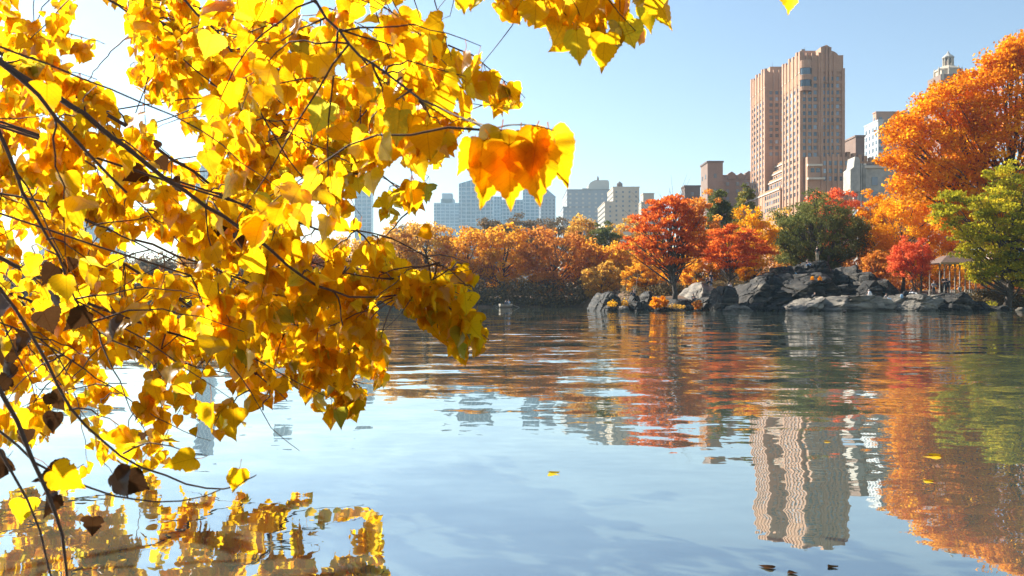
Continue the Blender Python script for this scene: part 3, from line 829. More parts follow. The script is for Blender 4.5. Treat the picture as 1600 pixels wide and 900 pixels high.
thicket('rear_thicket', 'dark undergrowth closing the view behind the pavilion and dark green tree', [(p, 128 + tp_.uniform(-5, 8), 3.5, tp_.uniform(3.5, 7.0)) for p in range(1180, 1640, 16)], 30000, 'rust', .30, None, 6)

# --- promontory trees
tree('red_maple', 'tall red orange maple with dark trunk on the rocky shore', 1048, 97, 290, 434, 74, 'red', n=12500, leaf=.27, clumps=260, trunk_px=1053, tr=.30, seed=101, shape='maple', bare=1.2, limbs=70, cs=.125, flat=.38)
tree('red_maple', 'smaller bright red maple with low spreading boughs left of the dark green tree', 1143, 105, 343, 430, 66, 'red', n=10500, leaf=.24, clumps=170, trunk_px=1138, tr=.17, seed=102, shape='maple', limbs=40, cs=.16, flat=.33, tint_shift=-.08)
tree('rust_tree', 'sparse rusty orange tree behind the tall red maple', 1092, 122, 300, 420, 40, 'rust', n=5000, leaf=.3, clumps=80, seed=103, bare=.8, tint_shift=.2)
tree('dark_conifer', 'dark green pointed tree below the small brown brick tower', 1124, 135, 282, 420, 36, 'olive', n=8000, leaf=.3, clumps=120, seed=104, shape='cone')
tree('olive_tree', 'olive brown tree below the left foot of the tall towers', 1166, 140, 288, 420, 30, 'olive', n=6000, leaf=.3, clumps=90, seed=105, tint_shift=.2)
tree('yellow_tree', 'bright golden tree between smaller red maple and dark green tree', 1176, 118, 318, 430, 44, 'yellow', n=8000, leaf=.27, clumps=100, seed=106)
tree('dark_green_oak', 'big round dark green tree rising behind the rock outcrop', 1280, 122, 298, 438, 90, 'olive', n=30000, leaf=.25, clumps=300, seed=107, tr=.45, limbs=60, cs=.13, tint_shift=-.02)
tree('scarlet_tree', 'bright scarlet tree crown showing above the dark green tree', 1303, 128, 283, 400, 46, 'scarlet', n=7000, leaf=.27, clumps=90, seed=108)
tree('amber_tree', 'amber orange tree right behind the dark green tree', 1362, 124, 287, 430, 36, 'orange', n=8000, leaf=.26, clumps=110, seed=109)
tree('golden_tree', 'tall golden tree between amber tree and big green tree', 1410, 118, 282, 440, 54, 'yellow', n=20000, leaf=.26, clumps=160, seed=110, tint_shift=-.1, extra_lobes=[(1462, 330, 34, 24), (1478, 372, 30, 20), (1500, 340, 30, 16), (1440, 300, 30, 18), (1468, 384, 22, 18)])
tree('rust_shrub', 'small rusty brown tree at the right end of the rock outcrop', 1368, 104, 384, 446, 26, 'rust', n=4500, leaf=.2, clumps=60, seed=111, tint_shift=.1)
tree('scarlet_maple', 'bright scarlet multi-stemmed maple beside the pavilion', 1423, 97, 366, 444, 40, 'scarlet', n=11000, leaf=.17, clumps=130, trunk_px=1439, tr=.09, seed=112, multi=4, limbs=32, cs=.17)
tree('orange_giant', 'huge orange tree filling the upper right corner', 1592, 112, 62, 420, 128, 'orange', n=72000, leaf=.35, clumps=380, trunk_px=1560, tr=.75, seed=113, limbs=90, cs=.135, spread=.32,
     extra_lobes=[(1404, 215, 30, 20), (1398, 252, 24, 14), (1432, 190, 34, 24), (1470, 172, 38, 26), (1502, 158, 34, 24), (1530, 124, 32, 24), (1560, 96, 32, 24), (1450, 250, 50, 36), (1500, 230, 56, 40), (1425, 296, 36, 24), (1470, 300, 42, 28), (1588, 84, 36, 24), (1630, 84, 46, 30), (1530, 300, 46, 26), (1480, 345, 34, 20), (1520, 350, 36, 20)])
tree('leafy_green_tree', 'big yellow green tree with layered boughs at the right edge', 1588, 97, 252, 462, 92, 'green', n=34000, leaf=.26, clumps=330, trunk_px=1572, tr=.38, seed=114, shape='round', limbs=60, cs=.13, flat=.38, tint_shift=.09,
     extra_lobes=[(1475, 318, 24, 14), (1466, 345, 16, 8), (1500, 330, 30, 18), (1505, 368, 20, 10), (1516, 385, 18, 9), (1514, 408, 14, 7), (1508, 424, 12, 6), (1496, 398, 9, 4), (1528, 425, 22, 12), (1570, 285, 40, 20), (1560, 425, 30, 18), (1600, 425, 40, 24)])
tree('orange_edge_tree', 'orange tree beyond the right picture edge behind the green tree', 1650, 108, 240, 440, 70, 'orange', n=12000, leaf=.3, clumps=150, seed=115, tint_shift=-.1)
tree('yellow_understory_tree', 'low bright yellow tree glowing behind the pavilion', 1470, 112, 398, 452, 50, 'yellow', n=7000, leaf=.2, clumps=80, seed=116, limbs=14)
tree('rear_rust_tree', 'rust coloured tree filling the gap behind amber and golden trees', 1385, 150, 300, 430, 60, 'rust', n=7000, leaf=.34, clumps=110, seed=117)
tree('rear_ochre_tree', 'ochre tree behind the dark green tree and scarlet crown', 1240, 150, 312, 430, 60, 'ochre', n=7000, leaf=.34, clumps=110, seed=118)
tree('gold_thicket_tree', 'golden tree with dark stem seen under the left boughs of the tall red maple', 1004, 113, 388, 466, 34, 'gold', n=5200, leaf=.27, clumps=110, seed=131, cs=.17, limbs=24, bare=.4)
tree('gold_thicket_tree', 'low golden tree in the gap between the two red maples', 1092, 114, 395, 462, 36, 'gold', n=5200, leaf=.27, clumps=110, seed=132, cs=.17, limbs=24, bare=.4)
tree('gold_thicket_tree', 'brownish gold tree leaning over the inlet left of the rocky point', 940, 128, 404, 474, 36, 'ochre', n=5200, leaf=.3, clumps=110, seed=133, cs=.17, limbs=24, bare=.4)
tree('gold_thicket_tree', 'yellow tree low behind the trunk of the tall red maple', 1050, 120, 392, 464, 40, 'yellow', n=6000, leaf=.27, clumps=110, seed=134, cs=.17, limbs=24, bare=.4, tint_shift=-.2)
tree('orange_shrub', 'round orange shrub on the low bank below the tall red maple', 1030, 92.6, 462, 484, 16, 'orange', n=2600, leaf=.15, clumps=40, seed=119, tr=.05, limbs=8, cs=.28, cat='shrub', multi=2)
tree('rust_bank_shrub', 'small reddish shrub at the waterline left of the dark rock block', 1091, 92.6, 468, 485, 9, 'rust', n=1200, leaf=.13, clumps=24, seed=120, tr=.03, limbs=6, cs=.3, cat='shrub', tint_shift=.2)
tree('orange_sapling', 'small orange sapling right of the smaller red maple trunk', 1166, 101, 414, 440, 15, 'orange', n=2200, leaf=.16, clumps=36, seed=121, tr=.05, limbs=10, cs=.28)

# ------------------------------------------------------------------ rocks
SUP = []     # meshes people and things may stand on
import bmesh
_ico = {}
def ico(n):
    if n not in _ico:
        bm = bmesh.new(); bmesh.ops.create_icosphere(bm, subdivisions=n, radius=1)
        _ico[n] = (np.array([v.co[:] for v in bm.verts]), np.array([[v.index for v in f.verts] for f in bm.faces]))
        bm.free()
    return _ico[n]
def fbm(p, seed, octaves=5, gain=.5):
    g = np.random.default_rng(seed); out = np.zeros(len(p)); amp = 1.0; fr = 1.0
    for o in range(octaves):
        for _ in range(5):
            k = g.normal(size=3) * fr * 1.7; out += amp * np.sin(p @ k + g.uniform(0, 6.28)) / 5
        amp *= gain; fr *= 2.05
    return out
def boulder(label, px0, px1, top, base, d, dep, seed, cuts=9, rough=.085, power=2.8, skew=0.0, name='boulder', bottom=-.6, mat='rock', lod=5, tilt=.35, blocks=26, lit=None):
    rnd = random.Random(seed); g = np.random.default_rng(seed)
    w = (px1 - px0) / F * d; x0 = X(px0, d); zt = Z(top, d)
    co, fa = ico(lod)
    co = np.sign(co) * np.abs(co) ** (2 / power)
    # cleavage: a steep face to the water, a top that dips to the left, then random planes
    planes = [((rnd.uniform(.1, .5), -1, rnd.uniform(.0, .25)), rnd.uniform(.55, .72)), ((-.75, -.42 + rnd.uniform(-.15, .15), .45 + rnd.uniform(-.1, .3)), lit if lit else rnd.uniform(.44, .62)), ((-tilt * .3, rnd.uniform(-.2, .1), 1), rnd.uniform(.8, .9)), ((.8, -.3, .5), rnd.uniform(.7, .85)), ((-.8, -.6, .4), rnd.uniform(.75, .9))]
    for k in range(cuts - 3): planes.append(((rnd.uniform(-1, 1), rnd.uniform(-1, .5), rnd.uniform(-.1, .9)), rnd.uniform(.76, .95)))
    for nrm, fr in planes:
        nv = np.array(Vector(nrm).normalized()); sd = co @ nv
        co = co - np.maximum(0, sd - sd.max() * fr)[:, None] * nv * .90
    asp = np.array([w / 2, dep / 2, max(.3, (zt - bottom) / 2)])
    ph = co * asp; size = asp.mean()
    # joint blocks: each cell is pushed in or out, the joints between are cut in
    seeds = g.uniform(-1, 1, (blocks, 3)) * asp
    warp = ph + .18 * size * np.stack([fbm(ph / size * 1.5, seed + 11 + q, 3) for q in range(3)], 1)
    st = np.array([1.0, .8, 1.7])
    dist = np.linalg.norm((warp[:, None, :] - seeds[None]) * st, axis=2)
    o2 = np.argsort(dist, 1)[:, :2]; ar = np.arange(len(co))
    d1, d2 = dist[ar, o2[:, 0]], dist[ar, o2[:, 1]]
    push = g.uniform(-.12, .10, blocks)[o2[:, 0]]
    joint = np.clip(1 - (d2 - d1) / (.10 * size), 0, 1)
    n1 = fbm(ph / size * 2.2, seed + 3, 6, .55)
    bed = np.abs(((ph @ np.array([.45, .1, .9])) / size * 3.2 + n1 * .5) % 1.0 - .5)
    co = co * (1 + rough * n1 + push + .05 * bed - .13 * joint)[:, None]
    co = co.copy(); co[:, 0] += skew * co[:, 2]
    mn, mx = co.min(0), co.max(0)
    co = (co - mn) / (mx - mn)
    v = np.stack([x0 + co[:, 0] * w, d - dep * .15 + co[:, 1] * dep, bottom + co[:, 2] * (zt - bottom)], 1)
    org = Vector((x0 + w / 2, d + dep * .35, bottom))
    me = mesh_np(name, v - np.array(org), fa, [M[mat]], smooth=True)
    try: me.set_sharp_from_angle(angle=R(28))
    except Exception: pass
    o = link(name, me); o.location = org; tag(o, label, 'rock', 'rocks along the promontory')
    SUP.append((v, fa))
    return o
boulder('rounded slabby boulder at the left tip of the rocky point', 920, 972, 455, 487, 93, 5, 1, lit=.3)
boulder('low dark boulder at the waterline left of the fishing person', 941, 966, 476, 487, 91.6, 2, 2)
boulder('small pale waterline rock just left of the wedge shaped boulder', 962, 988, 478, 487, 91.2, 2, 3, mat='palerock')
boulder('wedge shaped dark boulder at the waterline below the fishing person', 978, 1022, 470, 488, 91.5, 3, 4, skew=-.3)
boulder('grey rock the fishing person sits on', 982, 1003, 461, 478, 94, 3, 5)
boulder('leaning grey rock right of the fishing person', 998, 1026, 454, 478, 94.5, 4, 6, skew=.2)
boulder('low dark bank rock under the orange shrub', 1010, 1075, 479, 488, 92.2, 3, 7)
boulder('flat tan ledge at the foot of the tall red maple', 1022, 1100, 466, 480, 96, 5, 8)
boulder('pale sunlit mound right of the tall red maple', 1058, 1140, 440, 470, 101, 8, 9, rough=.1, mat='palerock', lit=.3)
boulder('brown ledge rock between the pale mound and the dark block', 1082, 1130, 464, 480, 96, 5, 10)
boulder('dark squarish block at the left foot of the main outcrop', 1114, 1160, 446, 487, 93, 5, 11, power=3.4)
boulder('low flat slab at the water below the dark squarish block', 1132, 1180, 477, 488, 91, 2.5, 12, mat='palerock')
boulder('slanting slab on the left slope of the main outcrop', 1142, 1218, 430, 487, 96, 7, 13, skew=.45, rough=.1, lod=6, blocks=40, lit=.3)
boulder('leaning boulder above the slanting slab', 1165, 1225, 424, 470, 98, 6, 14, skew=.3)
boulder('great dark face of the main outcrop', 1178, 1330, 424, 487, 96, 8, 15, rough=.10, power=3.0, lod=6, blocks=40)
boulder('dark core mass of the outcrop behind the long ledge', 1150, 1412, 440, 487, 97.5, 7, 41, lod=6, blocks=60, power=3.6, rough=.1)
boulder('triangular small rock at the water under the great dark face', 1165, 1200, 473, 487, 92, 2.4, 16, skew=.3)
boulder('smaller pointed rock at the water left of the sunlit ledge', 1196, 1222, 476, 487, 91.8, 2, 17)
boulder('tiny rounded rock at the water next to the sunlit ledge', 1213, 1232, 479, 487, 91.6, 1.6, 18)
boulder('left shoulder boulder near the top of the outcrop', 1212, 1262, 413, 450, 100, 6, 19, power=3.2)
boulder('flat topped summit boulder of the outcrop', 1234, 1330, 405, 450, 101, 7, 20, power=3.4, lod=6, blocks=40)
boulder('pale topped boulder just right of the summit', 1305, 1366, 413, 455, 100, 6, 21, lod=6, blocks=40, lit=.3)
boulder('dark sloping boulder on the right shoulder of the outcrop', 1335, 1398, 424, 470, 98, 6, 22, skew=-.35)
boulder('broad mid boulder with a sunlit facet behind the seated people', 1325, 1400, 436, 472, 95.5, 5, 23, rough=.09, lod=6, blocks=40, lit=.3)
boulder('long wedge running down to the scarlet maple', 1372, 1432, 434, 472, 96, 5, 24, skew=-.6)
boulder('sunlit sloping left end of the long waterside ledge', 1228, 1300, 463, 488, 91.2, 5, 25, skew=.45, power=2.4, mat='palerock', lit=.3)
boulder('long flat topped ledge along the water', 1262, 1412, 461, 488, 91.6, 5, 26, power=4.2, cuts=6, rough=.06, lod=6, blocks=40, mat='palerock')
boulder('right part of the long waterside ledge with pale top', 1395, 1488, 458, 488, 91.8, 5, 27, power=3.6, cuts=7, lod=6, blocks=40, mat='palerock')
boulder('big rounded boulder closing the ledge on the right', 1462, 1528, 456, 488, 91.4, 4.5, 28, power=2.7)
boulder('small sloping rock right of the big rounded boulder', 1512, 1555, 470, 487, 92.4, 3, 29)
boulder('low dark shoreline rock below the undergrowth', 1540, 1592, 477, 486, 95, 2.5, 30)
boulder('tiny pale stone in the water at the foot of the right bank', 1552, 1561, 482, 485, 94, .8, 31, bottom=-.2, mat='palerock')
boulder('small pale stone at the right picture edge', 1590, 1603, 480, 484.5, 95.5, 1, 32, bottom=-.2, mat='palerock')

# ground support finder
_vs = []; _fs = []; _n = 0
for v, f in SUP:
    _vs += v.tolist(); _fs += (f + _n).tolist(); _n += len(v)
bvh = BVHTree.FromPolygons(_vs, _fs)
def support(x, y):
    h = bvh.ray_cast(Vector((x, y, 60)), Vector((0, 0, -1)))
    z = gz(x, y)
    return max(z, h[0].z) if h[0] is not None else z

# ------------------------------------------------------------------ people
M['skin'] = plain('skin', (.50, .30, .21), .55, .06, 5)
M['hair'] = plain('dark hair', (.03, .022, .016), .7, .3, 30)
M['greyhair'] = plain('grey hair', (.35, .34, .32), .7, .2, 30)
M['black'] = plain('black cloth', (.016, .017, .02), .85, .3, 9)
M['navy'] = plain('navy cloth', (.025, .035, .06), .85, .25, 9)
M['denim'] = plain('blue denim', (.11, .18, .30), .85, .25, 9)
M['ltblue'] = plain('light blue cloth', (.30, .48, .62), .8, .15, 9)
M['khaki'] = plain('khaki cloth', (.42, .36, .26), .85, .15, 9)
M['white'] = plain('white cloth', (.75, .75, .74), .8, .06, 9)
M['grey'] = plain('grey cloth', (.20, .21, .22), .85, .2, 9)
M['shoe'] = plain('dark shoe', (.02, .018, .016), .6, .2, 9)
POSE = {
 'stand': dict(pelvis=(0, 0, .96), chest=(0, .01, 1.28), neck=(0, .01, 1.48), chin=(0, -.01, 1.56), head=(0, -.02, 1.66), crown=(0, 0, 1.73),
   sh=(.18, .01, 1.41), el=(.235, .03, 1.13), wr=(.22, -.07, .90), hip=(.09, 0, .92), kn=(.10, -.02, .50), an=(.10, .02, .09), toe=(.115, -.13, .035)),
 'fold': dict(pelvis=(0, 0, .96), chest=(0, .01, 1.28), neck=(0, .01, 1.48), chin=(0, -.01, 1.56), head=(0, -.02, 1.66), crown=(0, 0, 1.73),
   sh=(.18, .01, 1.41), el=(.27, -.05, 1.14), wr=(.03, -.20, 1.18), hip=(.09, 0, .92), kn=(.10, -.02, .50), an=(.10, .02, .09), toe=(.115, -.13, .035)),
 'walk': dict(pelvis=(0, 0, .95), chest=(0, -.03, 1.27), neck=(0, -.04, 1.47), chin=(0, -.06, 1.55), head=(0, -.07, 1.65), crown=(0, -.05, 1.72),
   sh=(.18, -.02, 1.40), el=(.23, .06, 1.13), wr=(.22, -.02, .90), hip=(.09, 0, .92), kn=(.10, -.12, .50), an=(.10, -.12, .09), toe=(.115, -.28, .035)),
 'sit': dict(pelvis=(0, 0, .12), chest=(0, .02, .45), neck=(0, -.02, .65), chin=(0, -.05, .73), head=(0, -.07, .83), crown=(0, -.05, .90),
   sh=(.18, -.01, .58), el=(.24, -.12, .34), wr=(.14, -.34, .40), hip=(.09, -.02, .12), kn=(.15, -.40, .40), an=(.13, -.62, .07), toe=(.14, -.78, .035)),
 'recline': dict(pelvis=(0, 0, .12), chest=(0, .26, .32), neck=(0, .40, .47), chin=(0, .43, .55), head=(0, .44, .65), crown=(0, .47, .71),
   sh=(.18, .34, .43), el=(.26, .48, .22), wr=(.26, .42, .05), hip=(.09, -.02, .12), kn=(.14, -.40, .32), an=(.12, -.72, .08), toe=(.12, -.86, .10)),
}
def person(label, px, d, pose='stand', rz=0.0, top='black', legs='black', hair='hair', z=None, group='people on the rocks', scale=1.0, dy=0):
    J = POSE[pose]
    V_, E_, Rd, Lb = [], [], [], []
    def jt(p, r_, lab, par=None):
        V_.append(Vector(p)); Rd.append(r_); Lb.append(lab)
        if par is not None: E_.append((par, len(V_) - 1))
        return len(V_) - 1
    p = jt(J['pelvis'], (.15, .11), 'legs')
    mid = Vector(J['pelvis']).lerp(Vector(J['chest']), .5)
    w_ = jt(mid, (.145, .105), 'top', p)
    c = jt(J['chest'], (.175, .12), 'top', w_)
    n_ = jt(J['neck'], (.06, .06), 'skin', c)
    ch = jt(J['chin'], (.07, .08), 'skin', n_)
    h = jt(J['head'], (.085, .105), 'skin', ch)
    jt(J['crown'], (.06, .075), 'hair', h)
    hands = []
    for s in (-1, 1):
        def mm(k): q = J[k]; return Vector((q[0] * s, q[1], q[2]))
        def off(k):
            q = mm(k)
            if pose == 'walk' and s < 0 and k in ('kn', 'an', 'toe'): q.y = -q.y * .9 + (.05 if k == 'kn' else 0)
            if pose == 'fold' and s < 0 and k == 'wr': q.z -= .05
            return q
        a_ = jt(mm('sh'), (.07, .075), 'top', c)
        e_ = jt(mm('el'), (.052, .052), 'top', a_)
        wv = off('wr'); w2 = jt(wv, (.034, .030), 'skin', e_)
        dirv = (wv - mm('el')).normalized()
        pm = wv + dirv * .075
        jt(pm, (.040, .022), 'skin', w2); hands.append((wv, pm, dirv, s))
        h_ = jt(mm('hip'), (.10, .10), 'legs', p)
        k_ = jt(off('kn'), (.068, .068), 'legs', h_)
        n2 = jt(off('an'), (.045, .05), 'legs', k_)
        jt(off('toe'), (.045, .035), 'shoe', n2)
    me = bpy.data.meshes.new('body_cage')
    me.from_pydata([v[:] for v in V_], E_, [])
    ob = bpy.data.objects.new('body_cage', me); COL.objects.link(ob)
    md = ob.modifiers.new('skin', 'SKIN'); md.use_smooth_shade = True
    if not me.skin_vertices: me.skin_vertices.new() if hasattr(me.skin_vertices, 'new') else None
    for i, sv in enumerate(me.skin_vertices[0].data):
        sv.radius = Rd[i]; sv.use_root = (i == 0)
    ss = ob.modifiers.new('sub', 'SUBSURF'); ss.levels = 1
    dg = bpy.context.evaluated_depsgraph_get()
    body = bpy.data.meshes.new_from_object(ob.evaluated_get(dg))
    bpy.data.objects.remove(ob); bpy.data.meshes.remove(me)
    vv = [v.co.copy() for v in body.vertices]; ff = [list(q.vertices) for q in body.polygons]
    bpy.data.meshes.remove(body)
    slots = ['top', 'legs', 'skin', 'hair', 'shoe']
    mats = [M[top], M[legs], M['skin'], M[hair], M['shoe']]
    seg = [(V_[a_], V_[b_], Lb[b_] if Lb[b_] != 'top' or Lb[a_] == 'top' else 'top') for a_, b_ in E_]
    mi = []
    hc = Vector(J['head'])
    for q in ff:
        cen = sum((vv[i] for i in q), Vector()) / len(q)
        best, bl = 9, 'top'
        for a_, b_, l_ in seg:
            ab = b_ - a_; t = max(0, min(1, (cen - a_).dot(ab) / max(1e-9, ab.length_squared)))
            dd = (cen - a_ - ab * t).length
            if dd < best: best, bl = dd, l_
        if bl == 'skin' and (cen - hc).length < .15 and (cen.z > hc.z + .03 or cen.y > hc.y + .035): bl = 'hair'
        mi.append(slots.index(bl))
    m = MB(); m.v = [v[:] for v in vv]; m.f = ff; m.m = mi
    nb = hc + Vector((0, -.095, -.01))
    m.tube([nb + Vector((0, .015, .025)), nb + Vector((0, -.012, -.012)), nb + Vector((0, .012, -.022))], [.008, .014, .006], 5, 2)
    for s in (-1, 1): m.tube([hc + Vector((s * .08, .01, .02)), hc + Vector((s * .092, .015, 0)), hc + Vector((s * .08, .01, -.03))], [.008, .016, .008], 5, 2)
    for wv, pm, dv, s in hands:
        side = dv.cross(Vector((0, 1, .2))).normalized()
        for k, ln in enumerate((.062, .074, .070, .055)):
            b0 = pm + side * (k - 1.5) * .018 + dv * .012
            m.tube([b0, b0 + dv * ln * .55, b0 + dv * ln * .9 + Vector((0, .02, -.012))], [.0085, .008, .006], 5, 2)
        b0 = wv + dv * .035 - side * .03
        m.tube([b0, b0 - side * .022 + dv * .03, b0 - side * .024 + dv * .06], [.011, .010, .007], 5, 2)
    x = X(px, d); y = d + dy
    zz = support(x, y) if z is None else z
    o = m.build('person', mats, None, smooth=True)
    o.location = (x, y, zz - .02); o.rotation_euler = (0, 0, rz); o.scale = (scale,) * 3
    tag(o, label, 'person', group)
    return o
person('person in dark jacket standing with folded arms left of the dark pair by the pavilion', 1459, 93.2, 'fold', .2, 'grey', 'black')
person('person in long black coat standing at the ledge nearest the big rounded boulder', 1475.5, 93.4, 'fold', -.1, 'black', 'black', scale=1.04)
person('person in black close behind the black coated one by the pavilion', 1481, 93.9, 'stand', -.3, 'black', 'black')
person('person in navy walking under the scarlet maple', 1424, 97.6, 'walk', 1.2, 'navy', 'denim')
person('standing person in dark top and khaki trousers on the summit of the outcrop', 1277, 102, 'stand', 2.4, 'black', 'khaki')
person('seated person in dark clothes on the summit left of the standing one', 1261, 102.2, 'sit', .5, 'black', 'denim')
person('reclining person in light blue on the left shoulder of the outcrop', 1247, 102, 'recline', 1.2, 'ltblue', 'grey')
person('seated grey haired person in black with white bag on the ledge', 1357, 93.2, 'sit', .1, 'black', 'grey', 'greyhair')
person('seated person in grey top and blue jeans before the sunlit facet', 1384, 93.6, 'sit', .5, 'grey', 'ltblue')
person('person in black reclining at the sunlit left end of the ledge', 1268, 93.0, 'recline', -1.2, 'black', 'black')
fisher = person('person in dark clothes sitting with a fishing rod on the left rocks', 991, 95, 'sit', -.6, 'black', 'navy')
person('person in dark clothes sitting right of the tall red maple trunk', 1083, 98, 'sit', .4, 'black', 'navy')
person('person in blue jeans standing on the pale mound behind red boughs', 1111, 104.6, 'stand', .3, 'navy', 'denim')
person('person in black seated on the pale mound left of the blue jeans', 1104, 104, 'sit', .8, 'black', 'black')
person('person in white shirt behind the trunk of the smaller red maple', 1141, 103.5, 'stand', .2, 'white', 'khaki')
person('person in pale blue jacket at the right end of the pavilion', 1500, 101, 'stand', .4, 'ltblue', 'navy')
# fishing rod
fx, fy, fz_ = fisher.location
rod = MB().tube([(fx + .02, fy - .35, fz_ + .38), (fx + .10, fy - .5, fz_ + .9), (fx + .22, fy - .6, fz_ + 1.8), (fx + .30, fy - .65, fz_ + 2.3)], [.02, .016, .011, .006], 6).build('fishing_rod', M['greystone'])
tag(rod, 'thin pale fishing rod held upright on the left rocks', 'fishing rod')
def bag(label, px, d, w, h, mat, seed):
    rnd = random.Random(seed)
    x = X(px, d); z = support(x, d)
    prof = [(w * .42, z - .03), (w * .5, z + h * .2), (w * .48, z + h * .6), (w * .34, z + h * .88), (w * .12, z + h)]
    root = empty('bag', (x, d, z)); tag(root, label, 'bag')
    m = MB().lathe([(r_, zz - z) for r_, zz in prof], 0, 0, 14)
    m.v = [(p[0] * (1 + .08 * rnd.random()), p[1] * .6, p[2]) for p in m.v]
    m.build('sack', M[mat], root, smooth=True)
    MB().tube([(-w * .15, 0, h * .9), (-w * .1, 0, h * 1.12), (w * .1, 0, h * 1.12), (w * .15, 0, h * .9)], [.015] * 4, 6).build('strap', M['black'], root)
bag('white bag in front of the seated grey haired person', 1359, 92.3, .36, .46, 'white', 1)
bag('bright blue bag lying on the ledge left of the dark backpack', 1409, 93.2, .32, .40, 'ltblue', 2)
bag('dark backpack on the ledge at the end of the long wedge', 1415, 93.4, .55, .50, 'black', 3)
# white cloth on the ledge
def cloth():
    x, y = X(1424, 93.6), 93.6
    n_ = 14; v = []; f = []
    for j in range(n_):
        for i in range(n_):
            u_, w_ = i / (n_ - 1) - .5, j / (n_ - 1) - .5
            xx, yy = x + u_ * 1.1, y + w_ * .7
            v.append((xx - x, yy - y, support(xx, yy) + .05 + .10 * abs(math.sin(u_ * 9 + w_ * 5)) + .05 * math.cos(w_ * 14)))
    for j in range(n_ - 1):
        for i in range(n_ - 1):
            k = j * n_ + i; f.append([k, k + 1, k + n_ + 1, k + n_])
    o = MB().add(v, f).build('blanket', M['white'], None, True); o.location = (x, y, 0)
    tag(o, 'crumpled white blanket on the ledge right of the dark backpack', 'blanket')
cloth()

# small plants in the rock cracks
def tuft(name, label, px, d, r_, h, mat, n, seed):
    global rng
    keep = rng; rng = np.random.default_rng(seed)
    x = X(px, d); z = support(x, d)
    root = empty(name, (x, d, z)); tag(root, label, 'plant')
    a_ = rng.uniform(0, 2 * np.pi, n); rr = r_ * np.sqrt(rng.uniform(0, 1, n)); hh = h * rng.uniform(0, 1, n) * (1 - .5 * rr / r_)
    c = np.stack([rr * np.cos(a_), rr * np.sin(a_), hh], 1)
    v, f, t = kite_leaves(c, .11, rng.uniform(.1, 1, n))
    o = link('foliage', mesh_np('foliage', v, f, [FOL[mat]], tint=t), root); tag(o, kind='stuff')
    m = MB()
    for k in range(7):
        an = k * .9; m.tube([(0, 0, -.05), (r_ * .3 * math.cos(an), r_ * .3 * math.sin(an), h * .5), (r_ * .6 * math.cos(an), r_ * .6 * math.sin(an), h * .9)], [.012, .008, .004], 4)
    o = m.build('stems', M['bark'], root); tag(o, kind='stuff')
    rng = keep
tuft('orange_crack_plant', 'small orange plant in a crack of the outcrop, left of two', 1269, 96.4, .2, .45, 'orange', 110, 1)
tuft('orange_crack_plant', 'small orange plant in a crack of the outcrop, right of two', 1281, 96.2, .22, .55, 'orange', 130, 2)
tuft('dry_grass_tuft', 'straw coloured grass tuft before the left tip boulder', 957, 92.0, .5, .75, 'yellow', 260, 3)
tuft('dry_grass_tuft', 'straw coloured grass tuft between left tip boulder and fishing person', 976, 92.4, .35, .9, 'yellow', 220, 4)
tuft('dry_grass_tuft', 'dry golden grass right of the round orange shrub', 1055, 92.8, 1.0, .6, 'ochre', 420, 5)
tuft('dry_grass_tuft', 'green yellow grass tuft at the right bank waterline', 1548, 96.4, .7, .6, 'green', 260, 6)

# ------------------------------------------------------------------ pavilion
def pavilion():
    d = 103.0; cx = X(1496, d); z0 = gz(cx, d) - .05
    s = d / F
    root = empty('park_pavilion', (cx, d, z0)); tag(root, 'ornate open park pavilion with hipped grey roof behind the black clad people', 'pavilion')
    hw, hd = 36 * s, 2.0
    zr = Z(412, d) - z0; zt = Z(396, d) - z0
    solid(root, 'floor_slab', M['greystone'], (-hw + .2, hw - .2, -hd + .1, hd - .1, 0, .18))
    m = MB()
    m.add([(-hw - .5, -hd - .5, zr), (hw + .5, -hd - .5, zr), (hw + .5, hd + .5, zr), (-hw - .5, hd + .5, zr), (-hw * .55, -.5, zt - .25), (hw * .55, -.5, zt - .25), (hw * .55, .5, zt - .25), (-hw * .55, .5, zt - .25)],
          [[0, 1, 5, 4], [1, 2, 6, 5], [2, 3, 7, 6], [3, 0, 4, 7], [4, 5, 6, 7], [3, 2, 1, 0]])
    rf = m.build('roof', M['brick_dark'], root)
    solid(rf, 'eave_board', M['beige'], (-hw - .55, hw + .55, -hd - .58, -hd - .5, zr - .16, zr + .06))
    m = MB()
    for k in range(15):
        xx = -hw * .55 + hw * 1.1 * k / 14
        m.tube([(xx, -.45, zt - .26), (xx, -.45, zt - .02), (xx + .05, -.45, zt + .08)], [.03, .025, .01], 5)
    m.build('roof_cresting', M['beige'], rf)
    MB().lathe([(.12, zt - .25), (.06, zt + .1), (.02, zt + .5)], 0, 0, 8).build('finial', M['beige'], rf)
    for i in range(5):
        for sy in (-1, 1):
            xx = -hw + .3 + (2 * hw - .6) * i / 4
            MB().lathe([(.11, .18), (.11, .9), (.07, 1.0), (.065, zr - .5), (.12, zr - .3), (.14, zr + .01)], xx, sy * (hd - .2), 10).build('post', M['greystone'], root)
            if sy < 0:
                for dx in (-1, 1):
                    MB().tube([(xx, sy * (hd - .2), zr - 1.0), (xx + dx * .3, sy * (hd - .2), zr - .35), (xx + dx * .75, sy * (hd - .2), zr - .06)], [.035, .035, .03], 5).build('bracket', M['greystone'], root)
    for i in range(4):
        if i == 1: continue
        x0 = -hw + .3 + (2 * hw - .6) * i / 4; x1 = x0 + (2 * hw - .6) / 4
        for zz in (.35, .62, .95):
            solid(root, 'rail', M['whitepanel'], (x0 + .09, x1 - .09, -hd + .17, -hd + .23, zz, zz + .06))
        for k in range(6):
            xx = x0 + (x1 - x0) * (k + .5) / 6
            solid(root, 'baluster', M['whitepanel'], (xx - .02, xx + .02, -hd + .18, -hd + .22, .36, .95))
    solid(root, 'bench', M['beige'], (-hw + .5, hw - .5, hd - .75, hd - .35, .58, .64))
